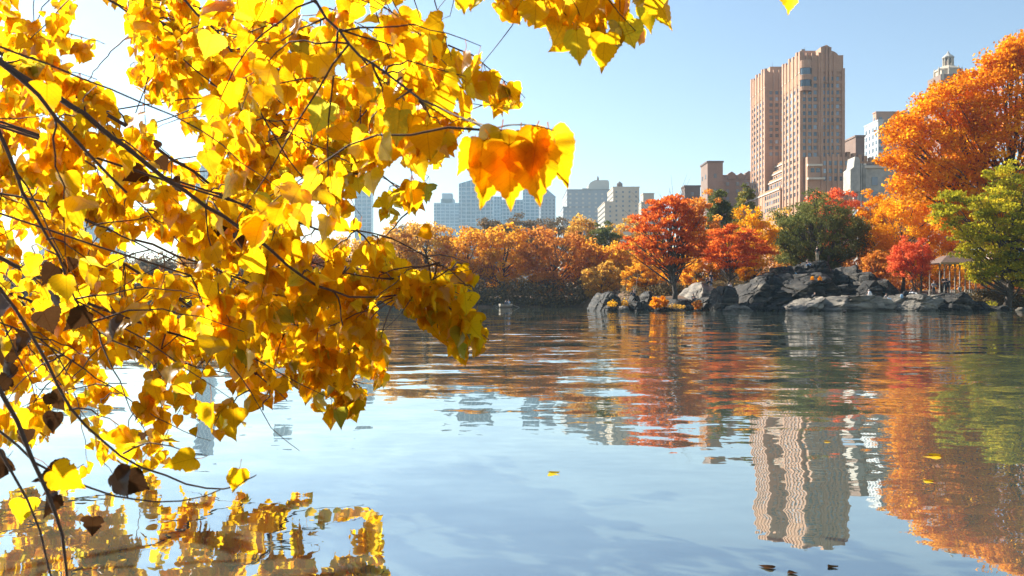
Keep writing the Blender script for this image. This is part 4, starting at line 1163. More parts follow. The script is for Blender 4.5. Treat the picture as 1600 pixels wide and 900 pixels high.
pavilion()

# ------------------------------------------------------------------ rowing boat, duck
def rowboat():
    d = 126; x = X(790, d)
    root = empty('rowing_boat', (x, d, 0), R(62)); tag(root, 'small pale rowing boat with two people far out near the shore', 'boat')
    L = 1.75; v = []; f = []; nS = 13; prof = [(-1, .40), (-.98, .22), (-.7, .02), (0, -.08), (.7, .02), (.98, .22), (1, .40)]
    for k in range(nS):
        t = -1 + 2 * k / (nS - 1)
        w = .58 * (1 - abs(t) ** 2.6) * (1 if t < 0 else 1) + .05 + (.14 if t < -.85 else 0)
        for (a_, zz) in prof: v.append((t * L, a_ * w, zz + .14 * t * t))
    m_ = len(prof)
    for k in range(nS - 1):
        for j in range(m_ - 1):
            a_ = k * m_ + j; f.append([a_, a_ + 1, a_ + m_ + 1, a_ + m_])
    hull = MB().add(v, f)
    hull.f.append([j for j in range(m_)]); hull.m.append(0)
    h = hull.build('hull', M['beige'], root, True)
    md = h.modifiers.new('thick', 'SOLIDIFY'); md.thickness = .03
    for xx in (-.9, .1, .95): solid(root, 'thwart', M['beige'], (xx - .12, xx + .12, -.5, .5, .26, .30))
    for s in (-1, 1):
        MB().tube([(-.05, s * .45, .55), (.25, s * 1.2, .30), (.5, s * 1.9, .05)], [.02, .02, .02], 6).build('oar', M['beige'], root)
    ca, sa = math.cos(R(62)), math.sin(R(62))
    p1 = person('person in dark clothes rowing the far boat', 790, 126, 'sit', R(62 + 90), 'navy', 'navy', z=.28, group='people in the boat')
    p1.location.x = x + .1 * ca; p1.location.y = d + .1 * sa
    p2 = person('person in light blue sitting in the stern of the far boat', 790, 126, 'sit', R(62 - 90), 'ltblue', 'ltblue', z=.28, group='people in the boat')
    p2.location.x = x + .95 * ca; p2.location.y = d + .95 * sa - .0
rowboat()
def duck():
    d = 82; x = X(1319, d)
    root = empty('duck', (x, d, 0), R(200)); tag(root, 'dark duck swimming in front of the long waterside ledge', 'duck')
    m = MB()
    prof = [(-.26, .10, .01), (-.2, .13, .05), (-.1, .10, .10), (.05, .09, .12), (.16, .09, .10), (.22, .11, .06), (.27, .12, .01)]
    m.tube([(a_, 0, b_) for a_, b_, c_ in prof], [c_ for a_, b_, c_ in prof], 10, 0)
    m.tube([(.16, 0, .13), (.22, 0, .21), (.22, 0, .28), (.25, 0, .33), (.30, 0, .33)], [.06, .04, .038, .05, .03], 8, 0)
    m.build('body', M['hair'], root, True)
    MB().tube([(.30, 0, .325), (.35, 0, .315), (.38, 0, .31)], [.022, .018, .008], 6).build('bill', M['beige'], root)
    for s in (-1, 1): MB().tube([(.14, s * .10, .13), (0, s * .125, .14), (-.2, s * .06, .15)], [.02, .05, .01], 6).build('wing', M['brick_dark'], root, True)
duck()

# ------------------------------------------------------------------ near poplar whose boughs hang over the water
def leaf_mat(name, stops, trans, tmul, gloss=.12):
    m = N(name)
    a_ = m.new('ShaderNodeAttribute', attribute_name='tint')
    nz = m.noise(9, 4, .6, m.coord())
    ad = m.new('ShaderNodeMath', operation='MULTIPLY_ADD'); ad.inputs[1].default_value = .22; ad.inputs[2].default_value = -.11
    m.link(nz.outputs[0], ad.inputs[0])
    sm = m.new('ShaderNodeMath', operation='ADD'); m.link(a_.outputs['Fac'], sm.inputs[0]); m.link(ad.outputs[0], sm.inputs[1])
    rp = m.ramp(sm.outputs[0], stops)
    sp = m.noise(55, 3, .6, m.coord())
    spr = m.ramp(sp.outputs[0], [(.30, (.45, .28, .2)), (.38, (1, 1, 1))])
    c = m.new('ShaderNodeMix', data_type='RGBA', blend_type='MULTIPLY'); c.inputs[0].default_value = .8
    m.link(rp.outputs[0], c.inputs[6]); m.link(spr.outputs[0], c.inputs[7])
    # midrib and side veins in the blade's own coordinates
    lv = m.new('ShaderNodeAttribute', attribute_name='luv'); sx = m.new('ShaderNodeSeparateXYZ'); m.link(lv.outputs['Vector'], sx.inputs[0])
    def mth(op, a_, b_=None):
        nd = m.new('ShaderNodeMath', operation=op)
        for i_, q_ in enumerate((a_, b_)):
            if q_ is None: continue
            if isinstance(q_, (int, float)): nd.inputs[i_].default_value = q_
            else: m.link(q_, nd.inputs[i_])
        return nd.outputs[0]
    ax = mth('ABSOLUTE', sx.outputs['X'])
    mid = mth('LESS_THAN', ax, .014)
    ph = mth('MULTIPLY', mth('SUBTRACT', sx.outputs['Y'], mth('MULTIPLY', ax, .75)), 7.0)
    sd = mth('LESS_THAN', mth('ABSOLUTE', mth('SUBTRACT', mth('FRACT', ph), .5)), .055)
    vn = mth('MAXIMUM', mid, mth('MULTIPLY', sd, .55))
    vm = m.new('ShaderNodeMix', data_type='RGBA', blend_type='MULTIPLY'); m.link(mth('MULTIPLY', vn, .5), vm.inputs[0])
    m.link(c.outputs[2], vm.inputs[6]); vm.inputs[7].default_value = (.62, .42, .25, 1)
    c = vm
    d_ = m.new('ShaderNodeBsdfDiffuse'); t = m.new('ShaderNodeBsdfTranslucent'); g = m.new('ShaderNodeBsdfGlossy')
    g.inputs['Roughness'].default_value = .35
    tm = m.new('ShaderNodeMix', data_type='RGBA', blend_type='MULTIPLY'); tm.inputs[0].default_value = 1
    m.link(c.outputs[2], tm.inputs[6]); tm.inputs[7].default_value = (*tmul, 1)
    m.link(c.outputs[2], d_.inputs[0]); m.link(tm.outputs[2], t.inputs[0])
    mx = m.new('ShaderNodeMixShader'); mx.inputs[0].default_value = trans
    m.link(d_.outputs[0], mx.inputs[1]); m.link(t.outputs[0], mx.inputs[2])
    lw = m.new('ShaderNodeFresnel'); lw.inputs[0].default_value = 1.35
    fk = m.new('ShaderNodeMath', operation='MULTIPLY'); fk.inputs[1].default_value = .05; m.link(lw.outputs[0], fk.inputs[0])
    m2 = m.new('ShaderNodeMixShader'); m.link(fk.outputs[0], m2.inputs[0])
    m.link(mx.outputs[0], m2.inputs[1]); m.link(g.outputs[0], m2.inputs[2])
    m.link(m2.outputs[0], m.out.inputs['Surface'])
    return m.mat
M['leaf'] = leaf_mat('golden poplar leaf', [(0, (.78, .35, .004)), (.35, (.95, .53, .006)), (.7, (.98, .64, .010)), (.90, (.98, .74, .03)), (.96, (.70, .56, .03)), (1, (.48, .46, .04))], .85, (1.0, 1.0, 1.0))
M['deadleaf'] = leaf_mat('withered leaf', [(0, (.05, .025, .012)), (.5, (.12, .055, .02)), (1, (.30, .13, .025))], .35, (.9, .9, .9))

HALF = [(.015, 0), (.13, -.055), (.27, -.06), (.39, .0), (.47, .11), (.495, .23), (.47, .36), (.41, .48), (.33, .60), (.235, .72), (.145, .83), (.06, .95), (.0, 1.08)]
def leaf_shape(seed, serr, fine=True, short=False):
    """unit leaf (width about 1) hanging from the origin: petiole first, blade down along -z, facing -y"""
    rnd = random.Random(seed)
    pet = rnd.uniform(.12, .2) if short else rnd.uniform(.35, .7)
    wd, lg = rnd.uniform(.80, 1.1), rnd.uniform(.85, 1.12)
    half = [(w * rnd.uniform(.93, 1.07), t) for w, t in HALF]
    if fine:
        h2 = []
        for i in range(len(half) - 1):
            (w0, t0), (w1, t1) = half[i], half[i + 1]
            h2.append((w0, t0))
            if 2 <= i < 11: h2.append(((w0 + w1) / 2 - serr * rnd.uniform(.6, 1.5), (t0 + t1) / 2 - .012))
        h2.append(half[-1]); half = h2
    nick = [1.0, 1.0]
    cup = rnd.uniform(-.55, .7); bend = rnd.uniform(-.45, .5); tw = rnd.uniform(-.7, .7); fold = rnd.uniform(-.05, .55)
    asym = rnd.uniform(.85, 1.15); ph_ = rnd.uniform(0, 6)
    def pt(x, t):
        y = cup * x * x + bend * t * t * .5 + fold * abs(x) * .6 + tw * x * t * .6 + .045 * math.sin(9 * t + 5 * x + ph_) * (abs(x) * 2)
        return (x * wd, y, -pet - t * lg)
    m = MB(); luv = []
    nmid = 5
    verts = [pt(0, t) for t in np.linspace(0, 1.08, nmid)]
    luv += [(0, t, 0) for t in np.linspace(0, 1.08, nmid)]
    faces = []
    for s, ss in ((1, asym), (-1, 2 - asym)):
        b = len(verts)
        tear = rnd.randrange(6, len(half) - 5) if rnd.random() < .3 else -9
        rim_p = [(s * w * ss * (.72 if i == tear else 1), t) for i, (w, t) in enumerate(half)]
        inn_p = [(s * w * ss * .5, t * .96 + .02) for w, t in half]
        verts += [pt(*q) for q in rim_p]; c0 = len(verts); verts += [pt(*q) for q in inn_p]
        luv += [(x, t, 0) for x, t in rim_p + inn_p]
        n_ = len(half)
        for i in range(n_ - 1):
            faces.append([b + i, b + i + 1, c0 + i + 1, c0 + i] if s > 0 else [b + i, c0 + i, c0 + i + 1, b + i + 1])
        mids = [min(nmid - 1, int(round(max(0, t) / 1.08 * (nmid - 1)))) for w, t in half]
        for i in range(n_ - 1):
            q = [c0 + i, c0 + i + 1, mids[i + 1]]
            if mids[i] != mids[i + 1]: q.append(mids[i])
            faces.append(q if s > 0 else q[::-1])
    m.add(verts, faces)
    k = rnd.uniform(-.12, .12)
    m.tube([(0, 0, .02), (k, k * .5, -pet * .55), (0, pt(0, 0)[1], -pet - .03)], [.013, .010, .012], 3)
    luv += [(0, 0, 0)] * (len(m.v) - len(luv))
    return np.array(m.v), m.f, np.array(luv)
NSH = 18; NSHORT = 6
SH_F = [leaf_shape(300 + i, .022, True, i >= NSH) for i in range(NSH + NSHORT)]
SH_C = [leaf_shape(300 + i, .0, False, i >= NSH) for i in range(NSH + NSHORT)]

def inpoly(px, py, poly):
    c = False; n_ = len(poly); j = n_ - 1
    for i in range(n_):
        xi, yi = poly[i]; xj, yj = poly[j]
        if (yi > py) != (yj > py) and px < (xj - xi) * (py - yi) / (yj - yi) + xi: c = not c
        j = i
    return c
MASS = [(-420, -320), (640, -320), (645, -5), (655, 25), (690, 60), (742, 92), (775, 130), (822, 152), (818, 176), (775, 176), (745, 168), (735, 205), (715, 232), (690, 262), (650, 258), (612, 250), (596, 262), (600, 292), (650, 295), (670, 306), (668, 345), (640, 352), (600, 345), (575, 352),
        (560, 368), (590, 384), (615, 388), (625, 412), (690, 430), (705, 402), (735, 382), (742, 400), (745, 440), (722, 462), (732, 488), (768, 510), (770, 528), (748, 566), (735, 572), (700, 548), (655, 505), (625, 480), (600, 470), (585, 500), (610, 548), (604, 600), (575, 640), (520, 668), (492, 668), (480, 628), (455, 610), (430, 628), (395, 640), (380, 690), (345, 696), (318, 672), (290, 690), (270, 726), (230, 752), (190, 745), (165, 735), (128, 745), (122, 715), (150, 690), (110, 665), (70, 700), (10, 700), (-420, 740)]
HOLES = [([(138, 15), (192, 10), (198, 40), (185, 70), (205, 92), (196, 130), (230, 158), (262, 176), (288, 205), (292, 255), (255, 238), (205, 190), (160, 155), (135, 95), (150, 60)], .06),
         ([(560, 262), (600, 262), (600, 300), (585, 345), (545, 338), (530, 310)], .15),
         ([(150, 540), (215, 545), (235, 600), (200, 660), (160, 640)], .35), ([(300, 570), (360, 575), (370, 620), (320, 640)], .3),
         ([(0, 610), (120, 600), (160, 690), (0, 640)], .45), ([(205, 260), (240, 265), (240, 300), (205, 300)], .4),
         ([(290, 215), (320, 225), (330, 300), (300, 300)], .35), ([(380, 185), (420, 195), (415, 225), (380, 215)], .4), ([(440, 560), (500, 575), (470, 640), (440, 620)], .35)]
TOPR = [(715, -220), (1270, -220), (1265, -22), (1242, -12), (1060, -25), (1032, -10), (1034, 22), (1000, 55), (1002, 80), (985, 82), (965, 92), (945, 95), (922, 82), (905, 98), (885, 86), (868, 66), (840, 45), (815, 52), (790, 42), (765, 20), (745, 28), (728, 36), (718, 22)]
def density(px, py):
    if inpoly(px, py, TOPR): return .9
    if not inpoly(px, py, MASS): return 0.0
    for poly, k in HOLES:
        if inpoly(px, py, poly): return k
    return 1.0 if py < 560 else .85
def proj(p): return 800 + p.x / p.y * F, HZN - (p.z - CAMZ) / p.y * F

TRUNK = Vector((-6.2, 2.2, 0))
poplar = empty('poplar_tree', (TRUNK.x, TRUNK.y, gz(TRUNK.x, TRUNK.y)))
tag(poplar, 'golden yellow poplar whose long leafy boughs hang over the water at left', 'tree')
PO = poplar.location.copy()
def branch_obj(name, pts, rads, sides=7):
    m = MB().tube([Vector(p) - PO for p in pts], rads, sides)
    return m.build(name, M['twigbark'], poplar, True)
def densify(pts, step=.06):
    out = []
    n_ = len(pts)
    for i in range(n_ - 1):
        p0, p1, p2, p3 = pts[max(i - 1, 0)], pts[i], pts[i + 1], pts[min(i + 2, n_ - 1)]
        k = max(2, int((p2 - p1).length / step))
        for j in range(k):
            t = j / k
            out.append(.5 * ((2 * p1) + (p2 - p0) * t + (2 * p0 - 5 * p1 + 4 * p2 - p3) * t * t + (3 * p1 - p0 - 3 * p2 + p3) * t ** 3))
    out.append(pts[-1]); return out
# trunk and the limbs that carry the boughs, left of the picture
tk = [Vector((-6.2, 2.2, PO.z - .3)), Vector((-6.1, 2.3, 1.5)), Vector((-5.8, 2.6, 3.6)), Vector((-5.5, 2.9, 6.0)), Vector((-5.3, 3.0, 8.5))]
branch_obj('trunk', densify(tk, .4), list(np.linspace(.42, .12, len(densify(tk, .4)))), 12)
# boughs: (start radius, end radius, [(px, py, depth) ...]) , layer
BR = [
 ('m', .020, .004, [(-260, -40, 2.6), (-60, 60, 2.6), (30, 118, 2.6), (110, 165, 2.6), (200, 232, 2.6), (290, 300, 2.65), (350, 338, 2.7), (405, 378, 2.7), (470, 430, 2.8), (520, 455, 2.9), (575, 466, 2.9), (625, 462, 3.0)]),
 ('f', .014, .005, [(-200, -60, 2.1), (-40, 70, 2.1), (60, 150, 2.1), (140, 240, 2.15), (200, 300, 2.2)]),
 ('m', .010, .003, [(180, -160, 3.4), (290, 0, 3.4), (350, 62, 3.4), (382, 125, 3.4), (430, 218, 3.4), (462, 265, 3.4), (515, 335, 3.5)]),
 ('f', .008, .0025, [(380, -160, 2.5), (490, 0, 2.4), (560, 85, 2.3), (600, 110, 2.25), (660, 155, 2.15), (740, 190, 2.0), (778, 207, 1.85)]),
 ('m', .018, .003, [(-240, 330, 3.3), (-80, 370, 3.3), (60, 432, 3.3), (130, 470, 3.3), (210, 500, 3.3), (280, 525, 3.35), (340, 545, 3.4), (400, 585, 3.4), (450, 625, 3.5)]),
 ('m', .008, .0025, [(-150, 250, 3.4), (0, 302, 3.4), (70, 315, 3.4), (150, 350, 3.4), (300, 420, 3.4), (420, 482, 3.5), (480, 520, 3.5)]),
 ('f', .012, .003, [(-80, 60, 2.5), (0, 205, 2.5), (35, 300, 2.5), (62, 345, 2.5), (92, 398, 2.5), (118, 470, 2.5), (160, 520, 2.5)]),
 ('f', .008, .002, [(-80, 380, 2.2), (0, 450, 2.2), (52, 530, 2.2), (112, 640, 2.2), (190, 712, 2.2), (290, 755, 2.2), (350, 766, 2.2), (385, 752, 2.2), (402, 742, 2.2)]),
 ('f', .006, .002, [(-100, 620, 2.0), (0, 672, 2.0), (55, 722, 2.0), (140, 762, 2.0), (210, 782, 2.0), (285, 782, 2.0), (345, 765, 2.0)]),
 ('n', .006, .003, [(-30, 560, 1.6), (30, 660, 1.6), (72, 765, 1.6), (97, 835, 1.6), (106, 930, 1.6)]),
 ('n', .004, .002, [(-40, 640, 1.7), (20, 740, 1.7), (60, 830, 1.7), (92, 930, 1.7)]),
 ('m', .005, .0015, [(300, 430, 3.0), (330, 505, 3.0), (358, 565, 3.0), (392, 610, 3.0), (425, 670, 3.0), (468, 706, 3.0)]),
 ('m', .006, .002, [(420, 330, 2.9), (500, 358, 2.9), (560, 360, 2.9), (610, 372, 2.9), (665, 402, 2.9), (705, 422, 2.9), (735, 450, 2.9)]),
 ('m', .005, .0015, [(665, -120, 3.0), (680, 0, 3.0), (690, 40, 3.0), (700, 72, 3.0), (705, 96, 3.0)]),
 ('f', .012, .003, [(520, -190, 2.6), (650, -110, 2.5), (780, -62, 2.4), (900, -48, 2.4), (1010, -42, 2.4), (1120, -38, 2.4), (1245, -42, 2.4)]),
 ('m', .006, .002, [(330, 300, 3.1), (400, 330, 3.1), (470, 400, 3.1), (560, 430, 3.0), (640, 440, 3.0), (700, 480, 3.0), (735, 530, 3.0)]),
 ('m', .009, .002, [(-120, -150, 3.8), (60, -60, 3.8), (200, 20, 3.8), (330, 130, 3.9), (420, 190, 3.9), (540, 250, 4.0), (640, 300, 4.0)]),
 ('m', .008, .002, [(-160, 150, 3.6), (20, 200, 3.6), (150, 260, 3.7), (260, 360, 3.8), (380, 470, 3.9), (500, 560, 4.0), (560, 610, 4.0)]),
 ('m', .006, .002, [(380, -160, 3.6), (470, -20, 3.6), (560, 60, 3.6), (650, 130, 3.7), (730, 160, 3.7), (815, 165, 3.7)]),
 ('m', .007, .002, [(-120, 470, 3.4), (40, 520, 3.4), (150, 590, 3.4), (260, 660, 3.5), (330, 690, 3.5)]),
 # boughs farther out over the water
 ('b', .030, .005, [(-420, 120, 7.0), (-150, 220, 7.2), (60, 330, 7.4), (220, 430, 7.6), (360, 520, 7.8), (470, 575, 8.0), (570, 600, 8.0)]),
 ('b', .026, .005, [(-420, 330, 7.4), (-150, 400, 7.6), (40, 470, 7.8), (180, 530, 8.0), (300, 570, 8.1), (400, 590, 8.2)]),
 ('b', .026, .005, [(-420, -60, 6.0), (-120, 30, 6.0), (120, 150, 6.0), (300, 270, 6.2), (430, 380, 6.4), (540, 470, 6.5), (600, 550, 6.6)]),
 ('b', .024, .005, [(-300, -220, 5.4), (20, -90, 5.4), (240, 30, 5.4), (420, 150, 5.5), (560, 240, 5.6), (650, 320, 5.6)]),
 ('b', .022, .005, [(-420, 430, 7.6), (-200, 500, 7.8), (-40, 560, 8.0), (90, 590, 8.2), (200, 600, 8.3)]),
 ('b', .020, .004, [(-300, 240, 6.4), (0, 300, 6.4), (200, 370, 6.5), (380, 440, 6.6), (520, 510, 6.8), (600, 580, 6.9)]),
]
LB = []     # dense points of boughs with layer
limb_root = tk[2]
for (lay, r0, r1, pl) in BR:
    pts = [P(*q) for q in pl]
    dn = densify(pts, .05 if lay != 'b' else .15)
    rn = random.Random(int(r0 * 1e5) + len(dn))
    dn = [p + Vector((rn.uniform(-1, 1), rn.uniform(-1, 1), rn.uniform(-1, 1))) * (.004 if lay != 'b' else .012) for p in dn]
    # carry each bough back to the trunk outside the picture
    st = dn[0]
    tz = min(max(st.z + .4, 1.8), 7.5)
    tpt = min(tk, key=lambda q: abs(q.z - tz)).copy(); tpt.z = tz
    back = densify([tpt, tpt.lerp(st, .5) + Vector((0, 0, .5)), st], .4)[:-1]
    al = back + dn
    rr = list(np.linspace(r0 * 2.2, r0, len(back))) + list(np.linspace(r0, r1, len(dn)))
    kk = .62 if lay in 'mf' else .8
    branch_obj('branch', al, [q * kk for q in rr], 7)
    LB.append((lay, dn))

leaves = []      # (matrix, shape, tint, dead, px size)
frnd = random.Random(11)
LAYER = [None]
def add_leaf(node, size, dead=False, tint=None, face=None, tipdir=None, lim=True, spin=None, short=False):
    yaw = frnd.gauss(0, .75) if face is None else face
    if face is None and frnd.random() < .25: yaw = frnd.uniform(-math.pi, math.pi)
    rot = Matrix.Rotation(yaw, 4, 'Z') @ Matrix.Rotation(frnd.gauss(.10, .42) if tipdir is None else tipdir, 4, 'X') @ Matrix.Rotation(frnd.gauss(0, .5) if spin is None else spin, 4, 'Y')
    mw = Matrix.Translation(node) @ rot @ Matrix.Scale(size, 4)
    cen = mw @ Vector((0, 0, -1.05))
    if cen.y < .9: return False
    px, py = proj(cen)
    if lim and LAYER[0] == 'b' and py > 562 + frnd.gauss(0, 8): return False
    if lim:
        if frnd.random() > density(px, py): return False
        tip = mw @ Vector((0, 0, -1.55)); tx, ty = proj(tip)
        if density(tx, ty) < .1 and frnd.random() < .75: return False
        if 0 < py and not (py > 560 and px < 420):
            for sx_ in (-.45, .45):
                e = mw @ Vector((sx_, 0, -.95)); ex, ey = proj(e)
                if density(ex, ey) < .1 and frnd.random() < .6: return False
    t = tint if tint is not None else min(1, max(0, frnd.gauss(.50, .22)))
    if tint is None and frnd.random() < .045: t = frnd.uniform(.93, 1.0)
    dpt = cen.y
    leaves.append((mw, NSH + frnd.randrange(NSHORT) if short else frnd.randrange(NSH), t, dead, size * F / dpt, px, py))
    return True

LAY = {'b': (.095, .13), 'm': (.044, .078), 'f': (.060, .092)}
def twig_from(lay, px, py, leafn):
    """a twig starting at the nearest bough of the layer and growing to (px, py)"""
    best = None; LAYER[0] = lay
    for l_, dn in LB:
        if l_ != lay: continue
        for p in frnd.sample(dn, max(4, len(dn) // 5)):
            a_, b_ = proj(p) if p.y > .5 else (9e9, 9e9)
            q = (a_ - px) ** 2 + (b_ - py) ** 2 + (30 if b_ > py else 0) ** 2
            q = (q + 900) * frnd.uniform(.5, 2.2)
            if b_ > py + 30: q += 90000
            if best is None or q < best[0]: best = (q, p)
    st = best[1]
    dd = st.y * frnd.uniform(.99, 1.22)
    en = P(px, py, dd)
    ln = (en - st).length
    if ln > {'b': 2.2, 'm': 1.0, 'f': .6}[lay]: return
    k = max(4, int(ln / .07))
    sag = Vector((frnd.uniform(-.1, .1), frnd.uniform(-.1, .1), frnd.uniform(-.02, .14))) * ln
    pts = [st.lerp(en, i / k) + sag * 4 * (i / k) * (1 - i / k) * .5 + Vector((frnd.uniform(-1, 1), frnd.uniform(-1, 1), frnd.uniform(-1, 1))) * .006 for i in range(k + 1)]
    ext = (en - st).normalized() if ln > .01 else Vector((1, 0, -.4))
    ext = (ext + Vector((.25, 0, -.5))).normalized()
    for _ in range(4): pts.append(pts[-1] + ext * .055 + Vector((frnd.uniform(-1, 1), frnd.uniform(-1, 1), frnd.uniform(-1, 1))) * .012)
    imax = 0
    got = 0
    n_ = len(pts)
    lo, hi = LAY[lay]
    for t in range(leafn * 3):
        if got >= leafn: break
        i = n_ - 1 - int(abs(frnd.gauss(0, .38)) * n_)
        if i < 1: i = frnd.randrange(1, n_)
        if add_leaf(pts[i], frnd.uniform(lo, hi) * (.75 if frnd.random() < .2 else 1)): got += 1; imax = max(imax, i)
    if got:
        pts = pts[:max(3, imax + 1)]; n_ = len(pts)
        r0 = .0030 if lay != 'b' else .0055
        (TWB if lay == 'b' else TW).append((pts, [r0 * (1 - .65 * i / (n_ - 1)) for i in range(n_)]))
TW = []; TWB = []
def fill(lay, count, region, leafn):
    x0, x1, y0, y1 = region
    k = 0; tries = 0
    while k < count and tries < count * 40:
        tries += 1
        px, py = frnd.uniform(x0, x1), frnd.uniform(y0, y1)
        if frnd.random() > density(px, py + 10): continue
        twig_from(lay, px, py, leafn); k += 1
fill('b', 150, (-60, 640, 20, 575), 34)
fill('b', 66, (-40, 600, 450, 575), 26)
fill('m', 140, (-50, 800, -50, 690), 33)
fill('m', 22, (580, 780, 370, 575), 20)
fill('m', 30, (330, 612, 500, 660), 20)
fill('m', 18, (0, 330, 560, 735), 13)
fill('f', 34, (300, 800, -90, 240), 9)
fill('f', 16, (-40, 420, 240, 740), 4)
fill('f', 26, (715, 1260, -60, 60), 7)
print('twigs', len(TW), 'leaves', len(leaves))
for pts, rr in TW: branch_obj('twig', pts, rr, 5)
tm_ = MB()
for pts, rr in TWB: tm_.tube([p - PO for p in pts], rr, 4)
tag(tm_.build('fine_twigs', M['twigbark'], poplar, True), kind='stuff')

# the big near cluster at the end of the front bough and single leaves that stand out
def leaf_at(px, py, d, size, **kw):
    """blade centre near (px, py)"""
    add_leaf(P(px, py, d) + Vector((0, 0, size * (.62 if kw.get('short') else 1.05))), size, lim=False, **kw)
cl = [P(740, 190, 2.0), P(770, 199, 1.85), P(800, 195, 1.72), P(834, 196, 1.68), P(866, 204, 1.68)]
branch_obj('twig', densify(cl, .02), list(np.linspace(.0026, .0012, len(densify(cl, .02)))), 6)
for (px, py, sz, fc, sp_, tn) in ((757, 255, .098, -.25, .16, .28), (795, 270, .108, .2, -.05, .20), (856, 250, .112, .35, -.45, .32), (786, 240, .10, -.4, .30, .2), (826, 268, .106, .1, -.15, .24), (772, 282, .095, .15, .2, .26), (815, 245, .10, -.5, -.2, .2), (842, 240, .095, .2, .15, .25), (742, 248, .07, .5, .4, .4)):
    leaf_at(px, py, 1.66 + .06 * frnd.random(), sz, face=fc, tipdir=frnd.uniform(-.15, .2), spin=sp_, tint=tn, short=True)
for (px, py, d_, sz, fc, sp_) in ((250, 232, 3.0, .055, .8, .4), (240, 292, 3.0, .11, .3, 1.0), (262, 300, 3.0, .09, -.5, -.6), (150, 518, 2.5, .105, .2, .8), (172, 524, 2.5, .09, -.7, -.5), (22, 480, 2.4, .11, .3, .9), (40, 545, 2.4, .10, -.3, .3), (8, 560, 2.4, .12, .4, 0), (350, 358, 3.1, .10, .3, .2), (362, 378, 3.1, .09, -.3, -.4),
    (130, 786, 2.0, .12, .1, 1.25), (160, 778, 2.0, .11, -.3, -.9), (147, 826, 2.0, .075, .2, .1), (112, 772, 2.0, .08, .9, .8), (8, 836, 1.9, .065, .6, 1.2), (16, 740, 2.0, .06, .4, .4), (92, 662, 2.2, .075, .9, .2), (100, 440, 2.5, .10, .2, .6), (222, 690, 2.6, .06, .9, .3), (60, 515, 2.3, .10, .6, -.4), (18, 500, 2.3, .11, -.5, .4), (118, 425, 2.6, .08, .7, .3), (30, 610, 2.3, .09, .2, .7), (12, 590, 2.3, .10, -.5, .2), (70, 640, 2.3, .08, .5, -.6), (20, 745, 2.0, .08, -.2, .9), (46, 690, 2.1, .07, .8, .1), (180, 790, 2.0, .09, .4, -1.1), (98, 800, 2.0, .08, -.4, .5), (240, 268, 3.0, .08, .4, -.7), (208, 700, 2.6, .07, .2, .3), (85, 480, 2.4, .09, -.6, .5)):
    leaf_at(px, py, d_, sz * .68, dead=True, tint=frnd.uniform(.05, .55), face=fc, spin=sp_, tipdir=frnd.uniform(-.3, .3))
for (px, py, d_, sz, fc, sp_, tn) in ((377, 762, 2.2, .065, .9, .2, .3), (45, 778, 1.9, .085, .2, -.9, .36), (40, 806, 1.9, .055, .7, .1, .7), (1248, -6, 2.4, .075, .2, .2, .75), (684, 382, 2.9, .05, .6, 1.2, .0), (946, 78, 2.2, .10, .15, .0, .3), (898, 80, 2.3, .085, -.2, -.1, .85), (1018, 28, 2.3, .085, .3, -.5, .6)):
    leaf_at(px, py, d_, sz, face=fc, spin=sp_, tint=tn, tipdir=.1)

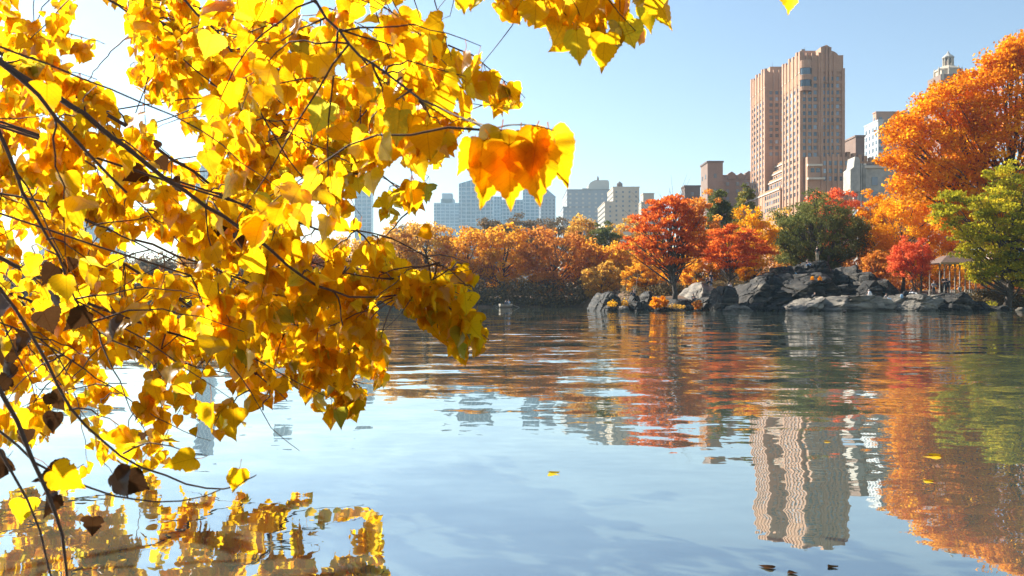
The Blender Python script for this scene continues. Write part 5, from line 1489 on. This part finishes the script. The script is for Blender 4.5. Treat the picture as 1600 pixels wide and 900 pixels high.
# the 300 leaves that show largest stand alone, the rest is one mass
def inframe(l_): return -30 < l_[5] < 1630 and -30 < l_[6] < 930
order = sorted(range(len(leaves)), key=lambda i: -(leaves[i][4] if inframe(leaves[i]) else 0))
single = set(order[:300])
LM = {}
def leaf_mesh(sh, tb, dead):
    key = (sh, tb, dead)
    if key not in LM:
        v, f, lu = SH_F[sh]
        LM[key] = mesh_np('leaf', v, f, [M['deadleaf' if dead else 'leaf']], tint=np.full(len(v), tb / 12), smooth=True, luv=lu)
    return LM[key]
bulk_v, bulk_f, bulk_t, bulk_m, bulk_l = [], [], [], [], []
IPO = Matrix.Translation(-PO)
nb = 0
for i, (mw, sh, t, dead, s_, px, py) in enumerate(leaves):
    if i in single:
        o = link('leaf', leaf_mesh(sh, int(round(t * 12)), dead), poplar)
        o.matrix_local = IPO @ mw
    else:
        v, f, lu = SH_C[sh]; bulk_l.append(lu)
        A = np.array(IPO @ mw)
        bulk_v.append(v @ A[:3, :3].T + A[:3, 3]); bulk_f += [[q + nb for q in ff] for ff in f]
        bulk_t.append(np.full(len(v), t)); bulk_m += [1 if dead else 0] * len(f); nb += len(v)
o = link('foliage', mesh_np('foliage', np.concatenate(bulk_v), bulk_f, [M['leaf'], M['deadleaf']], tint=np.concatenate(bulk_t), smooth=True, mat_idx=bulk_m, luv=np.concatenate(bulk_l)), poplar)
tag(o, kind='stuff')

# leaves afloat on the lake
def floater(label, px, py, size, tint, rz, dead=False):
    d_ = CAMZ * F / (py - HZN)
    v, f, lu = SH_F[frnd.randrange(NSH)]
    v = v.copy(); v = np.stack([v[:, 0], -v[:, 2] - .9, np.clip(v[:, 1] * .3, -.02, .2)], 1)
    me = mesh_np('floating_leaf', v * size, f, [M['deadleaf' if dead else 'leaf']], tint=np.full(len(v), tint), smooth=True, luv=lu)
    o = link('floating_leaf', me); o.location = (X(px, d_), d_, .006); o.rotation_euler = (0, 0, rz)
    tag(o, label, 'leaf', 'leaves floating on the lake')
floater('pale leaf floating alone in the middle of the water', 866, 740, .10, .86, .4)
floater('yellow leaf floating on the orange reflection at right', 1457, 712, .14, .5, 1.2)
floater('yellow leaf floating just below the bright reflection of the right trees', 1447, 751, .08, .6, .3)
floater('brown leaf floating below the tower reflection', 1198, 887, .07, .4, .9, True)
floater('small brown leaf floating right of the other by the bottom edge', 1298, 886, .05, .8, .2, True)
floater('dark leaf floating at the bottom edge below the tower reflection', 1236, 897, .05, .5, 2.0, True)
floater('orange leaf floating left of the tall reflection', 1290, 690, .06, .3, .5)

# ------------------------------------------------------------------ haze
hz = MB().box(-2600, 2600, -90, 2600, -4, 330).build('haze', [], None)
hm = bpy.data.materials.new('haze'); hm.use_nodes = True
hn = hm.node_tree.nodes; hn.clear()
ho = hn.new('ShaderNodeOutputMaterial'); hv = hn.new('ShaderNodeVolumePrincipled')
hv.inputs['Color'].default_value = (.58, .84, 1.0, 1)
hv.inputs['Density'].default_value = .00015
hv.inputs['Anisotropy'].default_value = .6
hm.node_tree.links.new(hv.outputs[0], ho.inputs['Volume'])
hz.data.materials.append(hm)
tag(hz, kind='stuff')
